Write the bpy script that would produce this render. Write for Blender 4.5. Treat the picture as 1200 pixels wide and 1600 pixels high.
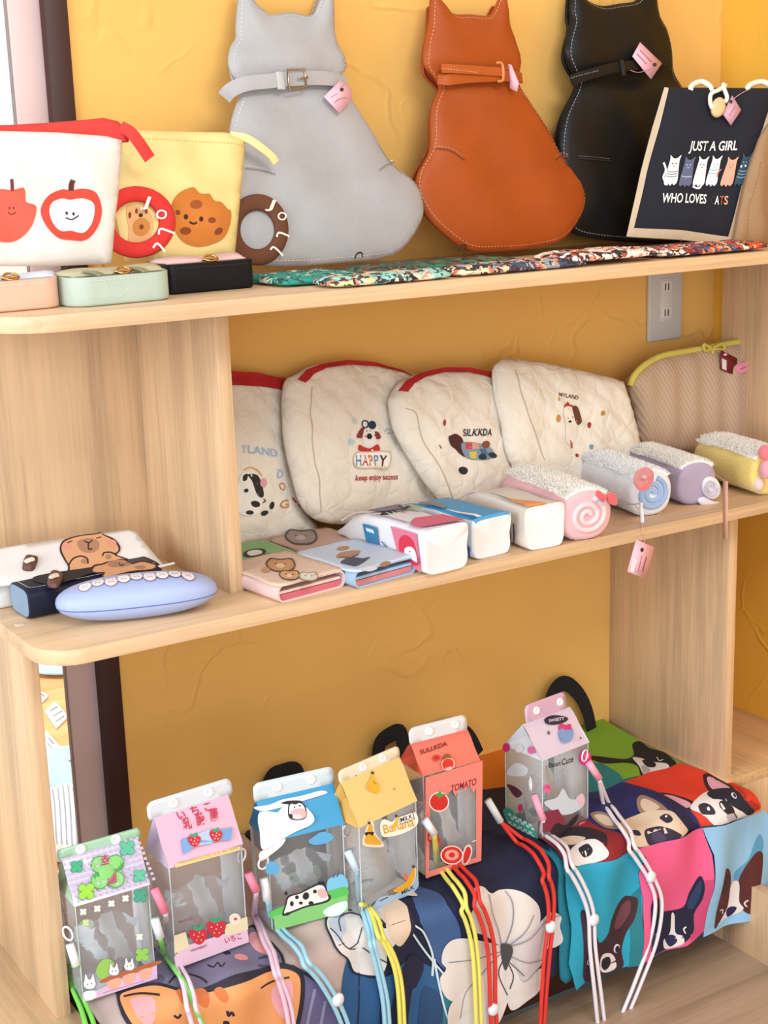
import bpy, bmesh, math, random
import numpy as np
from mathutils import Vector
from mathutils.geometry import delaunay_2d_cdt
from math import sin, cos, pi, radians, sqrt, hypot, atan2

random.seed(4); np.random.seed(4)
SC = bpy.context.scene
for _o in list(bpy.data.objects): bpy.data.objects.remove(_o)
COL = SC.collection
ZOFF = 138.0                      # all lengths below are centimetres; top shelf is about 1.36 m high

# ------------------------------------------------------------------ camera
CAM = np.array([-51.949, -169.862, 12.378]); FPX = 2286.8
RX, RY, RZ = 1.32696835, 0.0312482, -0.5704687
cd = bpy.data.cameras.new('camera'); cam = bpy.data.objects.new('camera', cd); COL.objects.link(cam)
cd.sensor_fit = 'VERTICAL'; cd.sensor_height = 24.0; cd.lens = FPX/1600*24.0
cd.clip_start = .05; cd.clip_end = 50
cam.location = (CAM[0]/100, CAM[1]/100, (CAM[2]+ZOFF)/100); cam.rotation_euler = (RX, RY, RZ)
SC.camera = cam
def _rot(a, b, c):
    A = np.array([[1,0,0],[0,cos(a),-sin(a)],[0,sin(a),cos(a)]]); B = np.array([[cos(b),0,sin(b)],[0,1,0],[-sin(b),0,cos(b)]])
    D = np.array([[cos(c),-sin(c),0],[sin(c),cos(c),0],[0,0,1]]); return D@B@A
RM = _rot(RX, RY, RZ)
def ray(x, y): return RM@np.array([(x-600)/FPX, -(y-800)/FPX, -1.0])
def pick(x, y, ax, val):
    d = ray(x, y); i = 'XYZ'.index(ax); return CAM+d*((val-CAM[i])/d[i])

# ------------------------------------------------------------------ world, lights, exposure
w = bpy.data.worlds.new('world'); SC.world = w; w.use_nodes = True
bg = w.node_tree.nodes['Background']; bg.inputs[0].default_value = (.86, .92, 1, 1); bg.inputs[1].default_value = .80
def area(name, loc, target, sx, sy, power, col):
    l = bpy.data.lights.new(name, 'AREA'); l.shape = 'RECTANGLE'; l.size = sx/100; l.size_y = sy/100; l.energy = power; l.color = col
    o = bpy.data.objects.new(name, l); COL.objects.link(o)
    o.location = (loc[0]/100, loc[1]/100, (loc[2]+ZOFF)/100)
    d = Vector(target)-Vector(loc); o.rotation_euler = d.to_track_quat('-Z', 'Y').to_euler(); return o
area('daylight_window', (-280, -120, 60), (30, 0, -30), 160, 190, 92, (.93, .97, 1))
area('ceiling_lamp', (20, -230, 150), (45, 0, -50), 110, 60, 30, (1, .98, .94))
area('front_fill', (-110, -330, 5), (50, 0, -50), 260, 170, 50, (.96, .98, 1))  # added fill light from behind the camera, brightens the shelf bays
area('beyond_fill', (10, 100, 90), (20, 70, -90), 80, 60, 45, (1, 1, 1))  # added fill light, no visible source; brightens the table past the glass
SC.view_settings.view_transform = 'Standard'; SC.view_settings.look = 'None'
SC.view_settings.exposure = -0.05; SC.view_settings.gamma = 1.0; SC.view_settings.use_curve_mapping = False

# ------------------------------------------------------------------ materials
def lin(h):
    h = h.lstrip('#'); r = [int(h[i:i+2], 16)/255 for i in (0, 2, 4)]
    return tuple(((c/12.92) if c <= .04045 else ((c+.055)/1.055)**2.4) for c in r)+(1,)
MC = {}
def mat(col, kind='cloth'):
    k = (col, kind)
    if k in MC: return MC[k]
    m = bpy.data.materials.new(kind+'_'+col.strip('#')); MC[k] = m; m.use_nodes = True
    nt = m.node_tree; N = nt.nodes; L = nt.links; b = N['Principled BSDF']; out = N['Material Output']
    c = lin(col) if kind in ('plaster', 'woodx', 'woody', 'woodz') else tuple(x*.84 for x in lin(col)[:3])+(1,)
    b.inputs['Base Color'].default_value = c
    tc = N.new('ShaderNodeTexCoord')
    def mapping(s, rot=(0, 0, 0)):
        mp = N.new('ShaderNodeMapping'); mp.inputs['Scale'].default_value = s; mp.inputs['Rotation'].default_value = rot
        L.new(tc.outputs['Object'], mp.inputs[0]); return mp
    def noise(mp, sc, det=4, rough=.5):
        n = N.new('ShaderNodeTexNoise'); n.inputs['Scale'].default_value = sc; n.inputs['Detail'].default_value = det; n.inputs['Roughness'].default_value = rough
        L.new(mp.outputs[0], n.inputs['Vector']); return n
    def bump(src, strength, dist, prev=None):
        u = N.new('ShaderNodeBump'); u.inputs['Strength'].default_value = strength; u.inputs['Distance'].default_value = dist
        L.new(src, u.inputs['Height'])
        if prev: L.new(prev.outputs[0], u.inputs['Normal'])
        L.new(u.outputs[0], b.inputs['Normal']); return u
    def ramp(src, stops):
        r = N.new('ShaderNodeValToRGB'); e = r.color_ramp.elements
        while len(e) < len(stops): e.new(.5)
        for i, (p, cc) in enumerate(stops): e[i].position = p; e[i].color = cc
        L.new(src, r.inputs[0]); return r
    def shade(c, f): return (min(1, c[0]*f), min(1, c[1]*f), min(1, c[2]*f), 1)
    R = b.inputs['Roughness']
    if kind == 'cloth':
        R.default_value = .85; mp = mapping((1, 1, 1)); n = noise(mp, 900, 2); bump(n.outputs[0], .25, .0006)
        n2 = noise(mp, 30, 3); r = ramp(n2.outputs[0], [(.3, shade(c, .93)), (.7, shade(c, 1.05))]); L.new(r.outputs[0], b.inputs['Base Color'])
    elif kind == 'ink':
        R.default_value = .7
    elif kind == 'leather':
        R.default_value = .5; b.inputs['Specular IOR Level'].default_value = .3
        mp = mapping((1, 1, 1)); v = N.new('ShaderNodeTexVoronoi'); v.inputs['Scale'].default_value = 420; L.new(mp.outputs[0], v.inputs['Vector']); u = bump(v.outputs['Distance'], .35, .0005)
        n2 = noise(mp, 14, 3); r = ramp(n2.outputs[0], [(.3, shade(c, .9)), (.7, shade(c, 1.06))]); L.new(r.outputs[0], b.inputs['Base Color'])
    elif kind == 'plush':
        R.default_value = .95; b.inputs['Sheen Weight'].default_value = .4
        mp = mapping((1, 1, 1)); n = noise(mp, 260, 5, .7); bump(n.outputs[0], .35, .0025)
    elif kind == 'quilt':
        R.default_value = .85; mp = mapping((1, 1, 1)); n0 = noise(mp, 26, 2)
        mx = N.new('ShaderNodeMixRGB'); mx.inputs[0].default_value = .035; L.new(tc.outputs['Object'], mx.inputs[1]); L.new(n0.outputs['Color'], mx.inputs[2])
        v = N.new('ShaderNodeTexVoronoi'); v.feature = 'DISTANCE_TO_EDGE'; v.inputs['Scale'].default_value = 36; L.new(mx.outputs[0], v.inputs['Vector'])
        p = N.new('ShaderNodeMath'); p.operation = 'POWER'; p.inputs[1].default_value = .75; L.new(v.outputs[0], p.inputs[0])
        u = bump(p.outputs[0], .38, .009); n = noise(mp, 900, 2); bump(n.outputs[0], .15, .0005, u)
    elif kind == 'rib':
        R.default_value = .85; mp = mapping((1, 1, 1), (0, .5, 0)); wv = N.new('ShaderNodeTexWave'); wv.inputs['Scale'].default_value = 52; wv.inputs['Distortion'].default_value = .8
        wv.bands_direction = 'X'; L.new(mp.outputs[0], wv.inputs['Vector']); bump(wv.outputs['Color'], .35, .0016)
        r = ramp(wv.outputs['Color'], [(.0, shade(c, .9)), (1, shade(c, 1.04))]); L.new(r.outputs[0], b.inputs['Base Color'])
    elif kind in ('woodz', 'woodx', 'woody'):
        R.default_value = .42
        s = {'woodz': (1, 1, .035), 'woodx': (.035, 1, 1), 'woody': (1, .035, 1)}[kind]
        mp = mapping(s); n = noise(mp, 190, 6, .65); n2 = noise(mp, 22, 3, .5)
        ad = N.new('ShaderNodeMath'); ad.operation = 'MULTIPLY_ADD'; ad.inputs[1].default_value = .55; L.new(n2.outputs[0], ad.inputs[0])
        m5 = N.new('ShaderNodeMath'); m5.operation = 'MULTIPLY'; m5.inputs[1].default_value = .45; L.new(n.outputs[0], m5.inputs[0]); L.new(m5.outputs[0], ad.inputs[2])
        r = ramp(ad.outputs[0], [(.38, shade(c, .76)), (.47, shade(c, .93)), (.54, shade(c, 1.04)), (.64, shade(c, 1.14))]); L.new(r.outputs[0], b.inputs['Base Color'])
        bump(n.outputs[0], .12, .0004)
    elif kind == 'plaster':
        R.default_value = .9; mp = mapping((1, 1, 1)); n = noise(mp, 5.5, 3, .5); n3 = noise(mp, 160, 4, .6)
        v = N.new('ShaderNodeTexVoronoi'); v.feature = 'DISTANCE_TO_EDGE'; v.inputs['Scale'].default_value = 6.5
        mx = N.new('ShaderNodeMixRGB'); mx.inputs[0].default_value = .22; L.new(tc.outputs['Object'], mx.inputs[1]); L.new(n.outputs['Color'], mx.inputs[2]); L.new(mx.outputs[0], v.inputs['Vector'])
        r = ramp(v.outputs[0], [(0, (1, 1, 1, 1)), (.035, (0, 0, 0, 1))])
        n4 = noise(mp, 4, 2); gate = ramp(n4.outputs[0], [(.52, (0, 0, 0, 1)), (.62, (1, 1, 1, 1))])
        ml = N.new('ShaderNodeMath'); ml.operation = 'MULTIPLY'; L.new(r.outputs[0], ml.inputs[0]); L.new(gate.outputs[0], ml.inputs[1])
        u = bump(ml.outputs[0], .5, .003); u = bump(n3.outputs[0], .12, .001, u); bump(n.outputs[0], .2, .012, u)
        rr = ramp(n.outputs[0], [(.3, shade(c, .96)), (.7, shade(c, 1.03))]); L.new(rr.outputs[0], b.inputs['Base Color'])
    elif kind == 'plastic':
        R.default_value = .22; b.inputs['Coat Weight'].default_value = .3
    elif kind == 'satin':
        R.default_value = .5
    elif kind == 'metal':
        R.default_value = .25; b.inputs['Metallic'].default_value = 1
    elif kind == 'cord':
        R.default_value = .6; mp = mapping((1, 1, 1)); n = noise(mp, 700, 2); bump(n.outputs[0], .3, .0006)
    elif kind in ('clear', 'pane', 'milky', 'film'):
        tr = N.new('ShaderNodeBsdfTransparent'); mix = N.new('ShaderNodeMixShader'); fr = N.new('ShaderNodeFresnel'); fr.inputs[0].default_value = 1.45
        tr.inputs[0].default_value = (1, 1, 1, 1); R.default_value = .35 if kind in ('milky', 'film') else .06
        b.inputs['Base Color'].default_value = (.9, .92, .95, 1) if kind == 'clear' else c
        ad = N.new('ShaderNodeMath'); ad.operation = 'ADD'; ad.use_clamp = True; ad.inputs[1].default_value = {'clear': .07, 'pane': .0, 'milky': .7, 'film': .12}[kind]
        L.new(fr.outputs[0], ad.inputs[0]); L.new(ad.outputs[0], mix.inputs[0]); L.new(tr.outputs[0], mix.inputs[1]); L.new(b.outputs[0], mix.inputs[2]); L.new(mix.outputs[0], out.inputs[0])
        if kind == 'clear':
            mp = mapping((1, 1, 1)); n = noise(mp, 35, 2); u = bump(n.outputs[0], .35, .006); L.new(u.outputs[0], fr.inputs['Normal'])
    elif kind == 'floral':
        R.default_value = .75; mp = mapping((1, 1, 1)); n = noise(mp, 45, 3)
        mx = N.new('ShaderNodeMixRGB'); mx.inputs[0].default_value = .08; L.new(tc.outputs['Object'], mx.inputs[1]); L.new(n.outputs['Color'], mx.inputs[2])
        v = N.new('ShaderNodeTexVoronoi'); v.inputs['Scale'].default_value = 95; L.new(mx.outputs[0], v.inputs['Vector'])
        sp = N.new('ShaderNodeSeparateColor'); L.new(v.outputs['Color'], sp.inputs[0])
        pal = {'#7fb5a8': ['#8fc9bd', '#8fc9bd', '#241f25', '#e58a78', '#d9c48d', '#40343a', '#f0dcc0', '#2f5a56'],
               '#2b7d72': ['#1f8f80', '#1f8f80', '#1c7a70', '#26463f', '#d8cdb8', '#1f8f80'],
               '#3c6b50': ['#2f7a5c', '#35523c', '#23262a', '#5d6b4a', '#7a4238', '#2b3a33'],
               '#303550': ['#2a2d3c', '#3c4a66', '#d8765a', '#e8c8a0', '#232227', '#4e2d30', '#8fa0a8'],
               '#c05030': ['#c9552f', '#26222a', '#3e5d86', '#e9d9c6', '#7c2b2b', '#f0a070', '#2b2f4d', '#d13b2e'],
               '#e8dccb': ['#efe6da', '#26222a', '#e9dccb', '#b0462e', '#2b2630', '#f2eee8', '#d98f78']}[col]
        r = N.new('ShaderNodeValToRGB'); r.color_ramp.interpolation = 'CONSTANT'; e = r.color_ramp.elements
        while len(e) < len(pal): e.new(.5)
        for i, h in enumerate(pal): e[i].position = i/len(pal); e[i].color = lin(h)
        L.new(sp.outputs[0], r.inputs[0]); L.new(r.outputs[0], b.inputs['Base Color'])
    return m

# ------------------------------------------------------------------ objects and hierarchy
def W(p): return ((p[0])/100, (p[1])/100, (p[2]+ZOFF)/100)
ROOTS = {}
def tagp(o, label=None, cat=None, group=None, kind=None):
    if label: o['label'] = label
    if cat: o['category'] = cat
    if group: o['group'] = group
    if kind: o['kind'] = kind
    return o
def thing(name, label, cat, loc, group=None):
    o = bpy.data.objects.new(name, None); COL.objects.link(o); o.empty_display_size = .02; o.location = W(loc)
    ROOTS[o] = np.array(loc, float); return tagp(o, label, cat, group)
def org(parent):
    p = parent
    while p.parent: p = p.parent
    return ROOTS[p]
def mk(name, V, F, mats, parent=None, mi=None, smooth=True, loc=None, autos=None, fix=True):
    V = np.array(V, float)
    o0 = org(parent) if parent is not None else np.array(loc if loc is not None else V.mean(0), float)
    me = bpy.data.meshes.new(name); me.from_pydata([tuple(v) for v in (V-o0)/100], [], [tuple(f) for f in F])
    for m in (mats if isinstance(mats, list) else [mats]): me.materials.append(m)
    if mi is not None: me.polygons.foreach_set('material_index', mi)
    if fix:
        b_ = bmesh.new(); b_.from_mesh(me); bmesh.ops.recalc_face_normals(b_, faces=b_.faces); b_.to_mesh(me); b_.free()
    if smooth: me.polygons.foreach_set('use_smooth', [True]*len(me.polygons))
    me.update(); o = bpy.data.objects.new(name, me); COL.objects.link(o)
    if parent is not None: o.parent = parent
    else: o.location = W(o0); ROOTS[o] = o0
    if autos: me.set_sharp_from_angle(angle=radians(autos))
    return o
def from_bm(name, bm, m, parent=None, smooth=True, loc=None, autos=35):
    bmesh.ops.recalc_face_normals(bm, faces=bm.faces)
    V = [tuple(v.co) for v in bm.verts]; bm.verts.index_update(); F = [[v.index for v in f.verts] for f in bm.faces]; bm.free()
    return mk(name, V, F, m, parent, None, smooth, loc, autos)
def box(name, a, b, m, parent=None, bev=.12, seg=2, loc=None):
    bm = bmesh.new(); bmesh.ops.create_cube(bm, size=1)
    for v in bm.verts: v.co = Vector([(a[i]+b[i])/2+v.co[i]*(b[i]-a[i]) for i in range(3)])
    if bev: bmesh.ops.bevel(bm, geom=bm.edges[:], offset=bev, segments=seg, affect='EDGES', profile=.5)
    return from_bm(name, bm, m, parent, True, loc)
def tube(name, pts, r, m, parent=None, n=8, closed=False, flat=1.0, sm=True, taper=None):
    P = [np.array(p, float) for p in pts]
    if sm: P = cat3(P, closed)
    k = len(P); V = []; F = []
    nrm = None
    for i in range(k):
        t = (P[(i+1) % k]-P[i-1]) if closed else (P[min(i+1, k-1)]-P[max(i-1, 0)])
        t = t/(np.linalg.norm(t)+1e-9)
        if nrm is None:
            a = np.array([0, 0, 1.]) if abs(t[2]) < .9 else np.array([1., 0, 0]); nrm = np.cross(t, a); nrm /= np.linalg.norm(nrm)
        nrm = nrm-t*(nrm@t); nrm /= np.linalg.norm(nrm); bn = np.cross(t, nrm)
        rr = r*(taper[min(i, len(taper)-1)] if taper else 1)
        for j in range(n):
            a = 2*pi*j/n; V.append(P[i]+nrm*cos(a)*rr+bn*sin(a)*rr*flat)
    for i in range(k if closed else k-1):
        for j in range(n):
            a = i*n+j; b = i*n+(j+1) % n; c = ((i+1) % k)*n+(j+1) % n; d = ((i+1) % k)*n+j; F.append((a, b, c, d))
    if not closed: F.append(tuple(range(n))[::-1]); F.append(tuple((k-1)*n+j for j in range(n)))
    return mk(name, V, F, m, parent)
def ribbon(name, pts, nrms, wid, th, m, parent):
    """a flat strap: pts 3D centres, nrms face normals"""
    P = cat3([np.array(p, float) for p in pts]); NN = cat3([np.array(p, float) for p in nrms]); V = []; F = []
    for i, p in enumerate(P):
        t = P[min(i+1, len(P)-1)]-P[max(i-1, 0)]; t /= np.linalg.norm(t); nn = NN[i]-t*(NN[i]@t); nn /= np.linalg.norm(nn); s = np.cross(t, nn)
        for a, b in ((-.5, -.5), (-.5, .5), (-.42, .62), (.42, .62), (.5, .5), (.5, -.5)): V.append(p+s*a*wid+nn*b*th)
    for i in range(len(P)-1):
        for j in range(6): F.append((i*6+j, i*6+(j+1) % 6, (i+1)*6+(j+1) % 6, (i+1)*6+j))
    F.append(tuple(range(6))[::-1]); F.append(tuple((len(P)-1)*6+j for j in range(6)))
    return mk(name, V, F, m, parent, autos=40)
def catm(p0, p1, p2, p3, t): return .5*((2*p1)+(-p0+p2)*t+(2*p0-5*p1+4*p2-p3)*t*t+(-p0+3*p1-3*p2+p3)*t**3)
def cat3(P, closed=False, n=6):
    k = len(P)
    if k < 3: return [P[0]+(P[-1]-P[0])*i/4 for i in range(5)]
    out = []
    for i in range(k if closed else k-1):
        a, b, c, d = (P[i-1], P[i], P[(i+1) % k], P[(i+2) % k]) if closed else (P[max(i-1, 0)], P[i], P[i+1], P[min(i+2, k-1)])
        for j in range(n): out.append(catm(a, b, c, d, j/n))
    if not closed: out.append(P[-1])
    return out
def smo(pts, closed=True, n=5): return [tuple(q) for q in cat3([np.array(p, float) for p in pts], closed, n)]

# ------------------------------------------------------------------ surfaces: a place in the scene that can be drawn on
class Plane:
    def __init__(s, o, yaw=0, tilt=0, roll=0):
        s.o = np.array(o, float); a = radians(yaw); t = radians(tilt)
        U = np.array([cos(a), sin(a), 0]); N0 = np.array([sin(a), -cos(a), 0]); Z = np.array([0, 0, 1.])
        s.U = U; s.V = cos(t)*Z-sin(t)*N0; s.N = cos(t)*N0+sin(t)*Z
        if roll: r = radians(roll); s.U, s.V = s.U*cos(r)+s.V*sin(r), s.V*cos(r)-s.U*sin(r)
        s.H = None
    @classmethod
    def of(c, o, U, V):
        s = c(o); s.U = np.array(U, float); s.U /= np.linalg.norm(s.U); V = np.array(V, float); V -= s.U*(V@s.U); s.V = V/np.linalg.norm(V); s.N = np.cross(s.U, s.V); return s
    def off(s, h):
        q = Plane(s.o+s.N*h); q.U, q.V, q.N = s.U, s.V, s.N; return q
    def uv(s, x, y):
        d = ray(x, y); p = CAM+d*(((s.o-CAM)@s.N)/(d@s.N))-s.o; return (float(p@s.U), float(p@s.V))
    def uvh(s, x, y, h):
        d = ray(x, y); o = s.o+s.N*h; p = CAM+d*(((o-CAM)@s.N)/(d@s.N))-s.o; return (float(p@s.U), float(p@s.V))
    def hs(s, u, v): return np.zeros(len(u)) if s.H is None else s.H(u, v)
    def P(s, u, v, h):
        u = np.asarray(u, float); v = np.asarray(v, float); h = np.broadcast_to(np.asarray(h, float), u.shape)
        return s.o+np.outer(u, s.U)+np.outer(v, s.V)+np.outer(h, s.N)
    def at(s, x, y, h=0): u, v = s.uvh(x, y, h); return s.P([u], [v], [h])[0]

ZB, SL, YF = -79.2, 2.4, -30.6     # top of the tote bags at the wall, its fall to the front, front fold
class Drape:
    """tote bags lying on the low box and folded over its front: u = X, v = length from the wall"""
    def __init__(s, amp=.25): s.H = None; s.amp = amp
    def raw(s, v):
        v = np.asarray(v, float); f = v > -YF
        Y = np.where(f, YF, -v); Z = np.where(f, ZB-SL-(v+YF), ZB-SL*np.minimum(v, -YF)/-YF)
        return Y, Z
    def uv(s, x, y):
        n = np.array([0, -SL/-YF, 1.0]); n /= np.linalg.norm(n); o = np.array([0, 0, ZB]); d = ray(x, y)
        p = CAM+d*(((o-CAM)@n)/(d@n))
        if p[1] >= YF: return (float(p[0]), float(-p[1]))
        p = pick(x, y, 'Y', YF); return (float(p[0]), float(-YF+(ZB-SL-p[2])))
    def uvh(s, x, y, h): return s.uv(x, y)
    def hs(s, u, v): return np.zeros(len(u)) if s.H is None else s.H(u, v)
    def P(s, u, v, h):
        u = np.asarray(u, float); v = np.asarray(v, float); h = np.broadcast_to(np.asarray(h, float), u.shape)
        Y = 0; Z = 0
        for dv in (-1.6, -.8, 0, .8, 1.6): a, b = s.raw(v+dv); Y = Y+a/5; Z = Z+b/5
        a, b = s.raw(v+.8); c, d = s.raw(v-.8); ty, tz = a-c, b-d; l = np.hypot(ty, tz); ny, nz = tz/l, -ty/l
        wv = s.amp*(np.sin(u*.55+v*.22)+.6*np.sin(u*.23-v*.5+1)+.5*np.sin(u*.9+2))*np.clip((v-5)/20, .25, 1.3)
        hh = h+wv
        return np.stack([u, Y+ny*hh, Z+nz*hh], 1)
    def at(s, x, y, h=0): u, v = s.uv(x, y); return s.P([u], [v], [h])[0]

def inside(px, py, poly):
    x = poly[:, 0]; y = poly[:, 1]; x2 = np.roll(x, -1); y2 = np.roll(y, -1); r = np.zeros(len(px), bool)
    for i in range(len(x)):
        c = ((y[i] > py) != (y2[i] > py)) & (px < (x2[i]-x[i])*(py-y[i])/(y2[i]-y[i]+1e-12)+x[i]); r ^= c
    return r
def dist(px, py, poly):
    d = np.full(len(px), 1e9)
    for i in range(len(poly)):
        a = poly[i-1]; b = poly[i]; ab = b-a; t = np.clip(((px-a[0])*ab[0]+(py-a[1])*ab[1])/(ab@ab+1e-12), 0, 1)
        d = np.minimum(d, np.hypot(px-a[0]-t*ab[0], py-a[1]-t*ab[1]))
    return d
def resample(poly, step):
    out = []
    for i in range(len(poly)):
        a = poly[i]; b = poly[(i+1) % len(poly)]; n = max(1, int(np.linalg.norm(b-a)/step+.5))
        for j in range(n): out.append(a+(b-a)*j/n)
    return np.array(out)
def tri(poly, res):
    poly = np.array(poly, float); keep = [0]
    for i in range(1, len(poly)):
        if np.linalg.norm(poly[i]-poly[keep[-1]]) > 1e-3: keep.append(i)
    if np.linalg.norm(poly[keep[-1]]-poly[0]) < 1e-3 and len(keep) > 3: keep.pop()
    poly = poly[keep]
    if np.sum(poly[:, 0]*np.roll(poly[:, 1], -1)-np.roll(poly[:, 0], -1)*poly[:, 1]) < 0: poly = poly[::-1]
    if res: poly = resample(poly, res)
    lo = poly.min(0); hi = poly.max(0); pts = [Vector(p) for p in poly]; nb = len(pts)
    if res and (hi-lo).min() > res:
        gx, gy = np.meshgrid(np.arange(lo[0]+res/2, hi[0], res), np.arange(lo[1]+res/2, hi[1], res*.9)); gx[::2] += res*.5
        gx = gx.ravel(); gy = gy.ravel(); k = inside(gx, gy, poly); gx, gy = gx[k], gy[k]
        if len(gx): k = dist(gx, gy, poly) > res*.45; pts += [Vector((a, b)) for a, b in zip(gx[k], gy[k])]
    vs, es, fs, *_ = delaunay_2d_cdt(pts, [], [list(range(nb))], 1, 1e-5)
    return np.array([tuple(v) for v in vs]), [tuple(f) for f in fs], poly

def puffy(name, S, outline, tf, tb, r, m, parent=None, res=.7, e=.12, bump=None, loc=None, pw=.5, matb=None):
    """a stuffed, sewn shape: outline in surface units, swelling tf to the front and tb to the back"""
    V2, F2, poly = tri(outline, res); u, v = V2[:, 0], V2[:, 1]
    def prof(uu, vv):
        d = dist(uu, vv, poly)/r; return np.power(np.clip(1-(1-np.clip(d, 0, 1))**2, 0, 1), pw)
    def H(uu, vv):
        h = e+tf*prof(uu, vv)
        if bump is not None: h = h+bump(uu, vv)*prof(uu, vv)
        return h
    S.H = H
    A = S.P(u, v, H(u, v)); B = S.P(u, v, -e-tb*prof(u, v)); n = len(u)
    def area2(f): a, b, c = V2[f[0]], V2[f[1]], V2[f[2]]; return (b[0]-a[0])*(c[1]-a[1])-(b[1]-a[1])*(c[0]-a[0])
    F = []; mi = []
    ed = {}
    for f in F2:
        if area2(f) < 0: f = f[::-1]
        F.append(f); mi.append(0); F.append(tuple(i+n for i in f[::-1])); mi.append(1 if matb else 0)
        for i in range(len(f)): ed[(f[i], f[(i+1) % len(f)])] = 1
    for (a, b) in ed:
        if (b, a) not in ed: F.append((b, a, a+n, b+n)); mi.append(1 if matb else 0)
    return mk(name, np.vstack([A, B]), F, [m, matb] if matb else m, parent, mi if matb else None, True, loc)

TXT = {}
def text_mesh(s, bold=.0):
    if (s, bold) in TXT: return TXT[(s, bold)]
    c = bpy.data.curves.new('t', 'FONT'); c.body = s; c.size = 1; c.resolution_u = 3; c.offset = bold
    o = bpy.data.objects.new('t', c); COL.objects.link(o); dg = bpy.context.evaluated_depsgraph_get(); dg.update()
    me = o.evaluated_get(dg).to_mesh(); V = np.array([tuple(v.co)[:2] for v in me.vertices]) if len(me.vertices) else np.zeros((0, 2)); F = [tuple(p.vertices) for p in me.polygons]
    o.evaluated_get(dg).to_mesh_clear(); bpy.data.objects.remove(o); bpy.data.curves.remove(c)
    TXT[(s, bold)] = (V, F); return V, F

def el(cx, cy, rx, ry=None, rot=0, n=20):
    ry = ry or rx; a = radians(rot)
    return [(cx+rx*cos(t)*cos(a)-ry*sin(t)*sin(a), cy+rx*cos(t)*sin(a)+ry*sin(t)*cos(a)) for t in [2*pi*i/n for i in range(n)]]
def stroke(pts, wd, smooth=True):
    P = [np.array(q) for q in (smo(pts, False, 5) if smooth and len(pts) > 2 else [tuple(map(float, q)) for q in pts])]
    L, R = [], []
    for i, p in enumerate(P):
        t = P[min(i+1, len(P)-1)]-P[max(i-1, 0)]; t = t/(np.linalg.norm(t)+1e-9); nn = np.array([-t[1], t[0]])*wd/2; L.append(tuple(p+nn)); R.append(tuple(p-nn))
    return L+R[::-1]
def prints(name, S, parent, shapes, h0=.07, dh=.012, res=.6, kind='ink', label=None, solid=0):
    """flat pigment or stitched patches lying on a surface. shapes: (code, colour, ...) given along the seen directions"""
    V = []; F = []; mi = []; mats = []; cols = {}; n0 = 0; boxes = []
    for sh in shapes:
        c, col = sh[0], sh[1]
        if col not in cols: cols[col] = len(mats); mats.append(mat(col, kind))
        if c == 'T': a_, b_, hp_ = sh[3], sh[4], sh[5]; bb = (min(a_[0], b_[0])-hp_*.2, min(a_[1], b_[1])-hp_, max(a_[0], b_[0])+hp_*.3, max(a_[1], b_[1])+hp_*.3)
        else:
            pp = el(*sh[2:]) if c == 'E' else stroke(sh[3], sh[2]) if c == 'L' else smo(sh[2]) if c == 'S' else sh[2]
            bb = (min(q[0] for q in pp), min(q[1] for q in pp), max(q[0] for q in pp), max(q[1] for q in pp))
        k = 1+max([b2[4] for b2 in boxes if b2[0] < bb[2] and b2[2] > bb[0] and b2[1] < bb[3] and b2[3] > bb[1]], default=0); boxes.append(bb+(k,)); h = h0+dh*k
        if c == 'T':
            _, _, s, a, b, hp = sh[:6]; up = sh[6] if len(sh) > 6 else (0, -1); tv, tf_ = text_mesh(s, .018)
            if not len(tv): continue
            x0, x1 = tv[:, 0].min(), tv[:, 0].max(); a = np.array(a, float); b = np.array(b, float); up = np.array(up, float); up /= np.linalg.norm(up)
            px = a+np.outer((tv[:, 0]-x0)/(x1-x0), b-a)+np.outer(tv[:, 1]/.72, up*hp)
            uv = np.array([S.uvh(x, y, h) for x, y in px]); fs = tf_
        else:
            uvp = [S.uvh(x, y, h) for x, y in pp]
            try: uv, fs, _ = tri(uvp, res)
            except Exception: continue
        if not len(uv) or not fs: continue
        u, v = uv[:, 0], uv[:, 1]; hh = S.hs(u, v)+h; V.append(S.P(u, v, hh))
        for f in fs:
            a, b_, cc = uv[f[0]], uv[f[1]], uv[f[2]]
            if (b_[0]-a[0])*(cc[1]-a[1])-(b_[1]-a[1])*(cc[0]-a[0]) < 0: f = f[::-1]
            F.append(tuple(i+n0 for i in f)); mi.append(cols[col])
        n0 += len(uv)
    if not V: return None
    o = mk(name, np.vstack(V), F, mats, parent, mi, True, fix=False)
    if label: o['label'] = label
    return o
def pxs(S, pts, h=0, smooth=True, n=5): return [S.uvh(x, y, h) for x, y in (smo(pts, True, n) if smooth else pts)]
def inset(poly, d):
    c = np.mean(poly, 0); return [tuple(c+(np.array(p)-c)*(1-d/np.linalg.norm(np.array(p)-c))) for p in poly]
def stitch(name, S, parent, pts, col, wd=.12, ln=.45, gap=.3, h=.05, closed=False):
    """dashed seam along uv points"""
    P = np.array(pts, float); P = np.vstack([P, P[:1]]) if closed else P
    seg = np.linalg.norm(np.diff(P, axis=0), axis=1); cum = np.r_[0, np.cumsum(seg)]; V = []; F = []; s = 0
    while s < cum[-1]-ln:
        a = [np.interp(s, cum, P[:, i]) for i in (0, 1)]; b = [np.interp(s+ln, cum, P[:, i]) for i in (0, 1)]
        t = np.array(b)-a; t /= np.linalg.norm(t)+1e-9; nn = np.array([-t[1], t[0]])*wd/2
        q = np.array([a+nn, a-nn, b-nn, b+nn]); w_ = S.P(q[:, 0], q[:, 1], S.hs(q[:, 0], q[:, 1])+h); k = len(V); V += list(w_); F.append((k, k+1, k+2, k+3)); s += ln+gap
    return mk(name, V, F, mat(col, 'ink'), parent)


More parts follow.
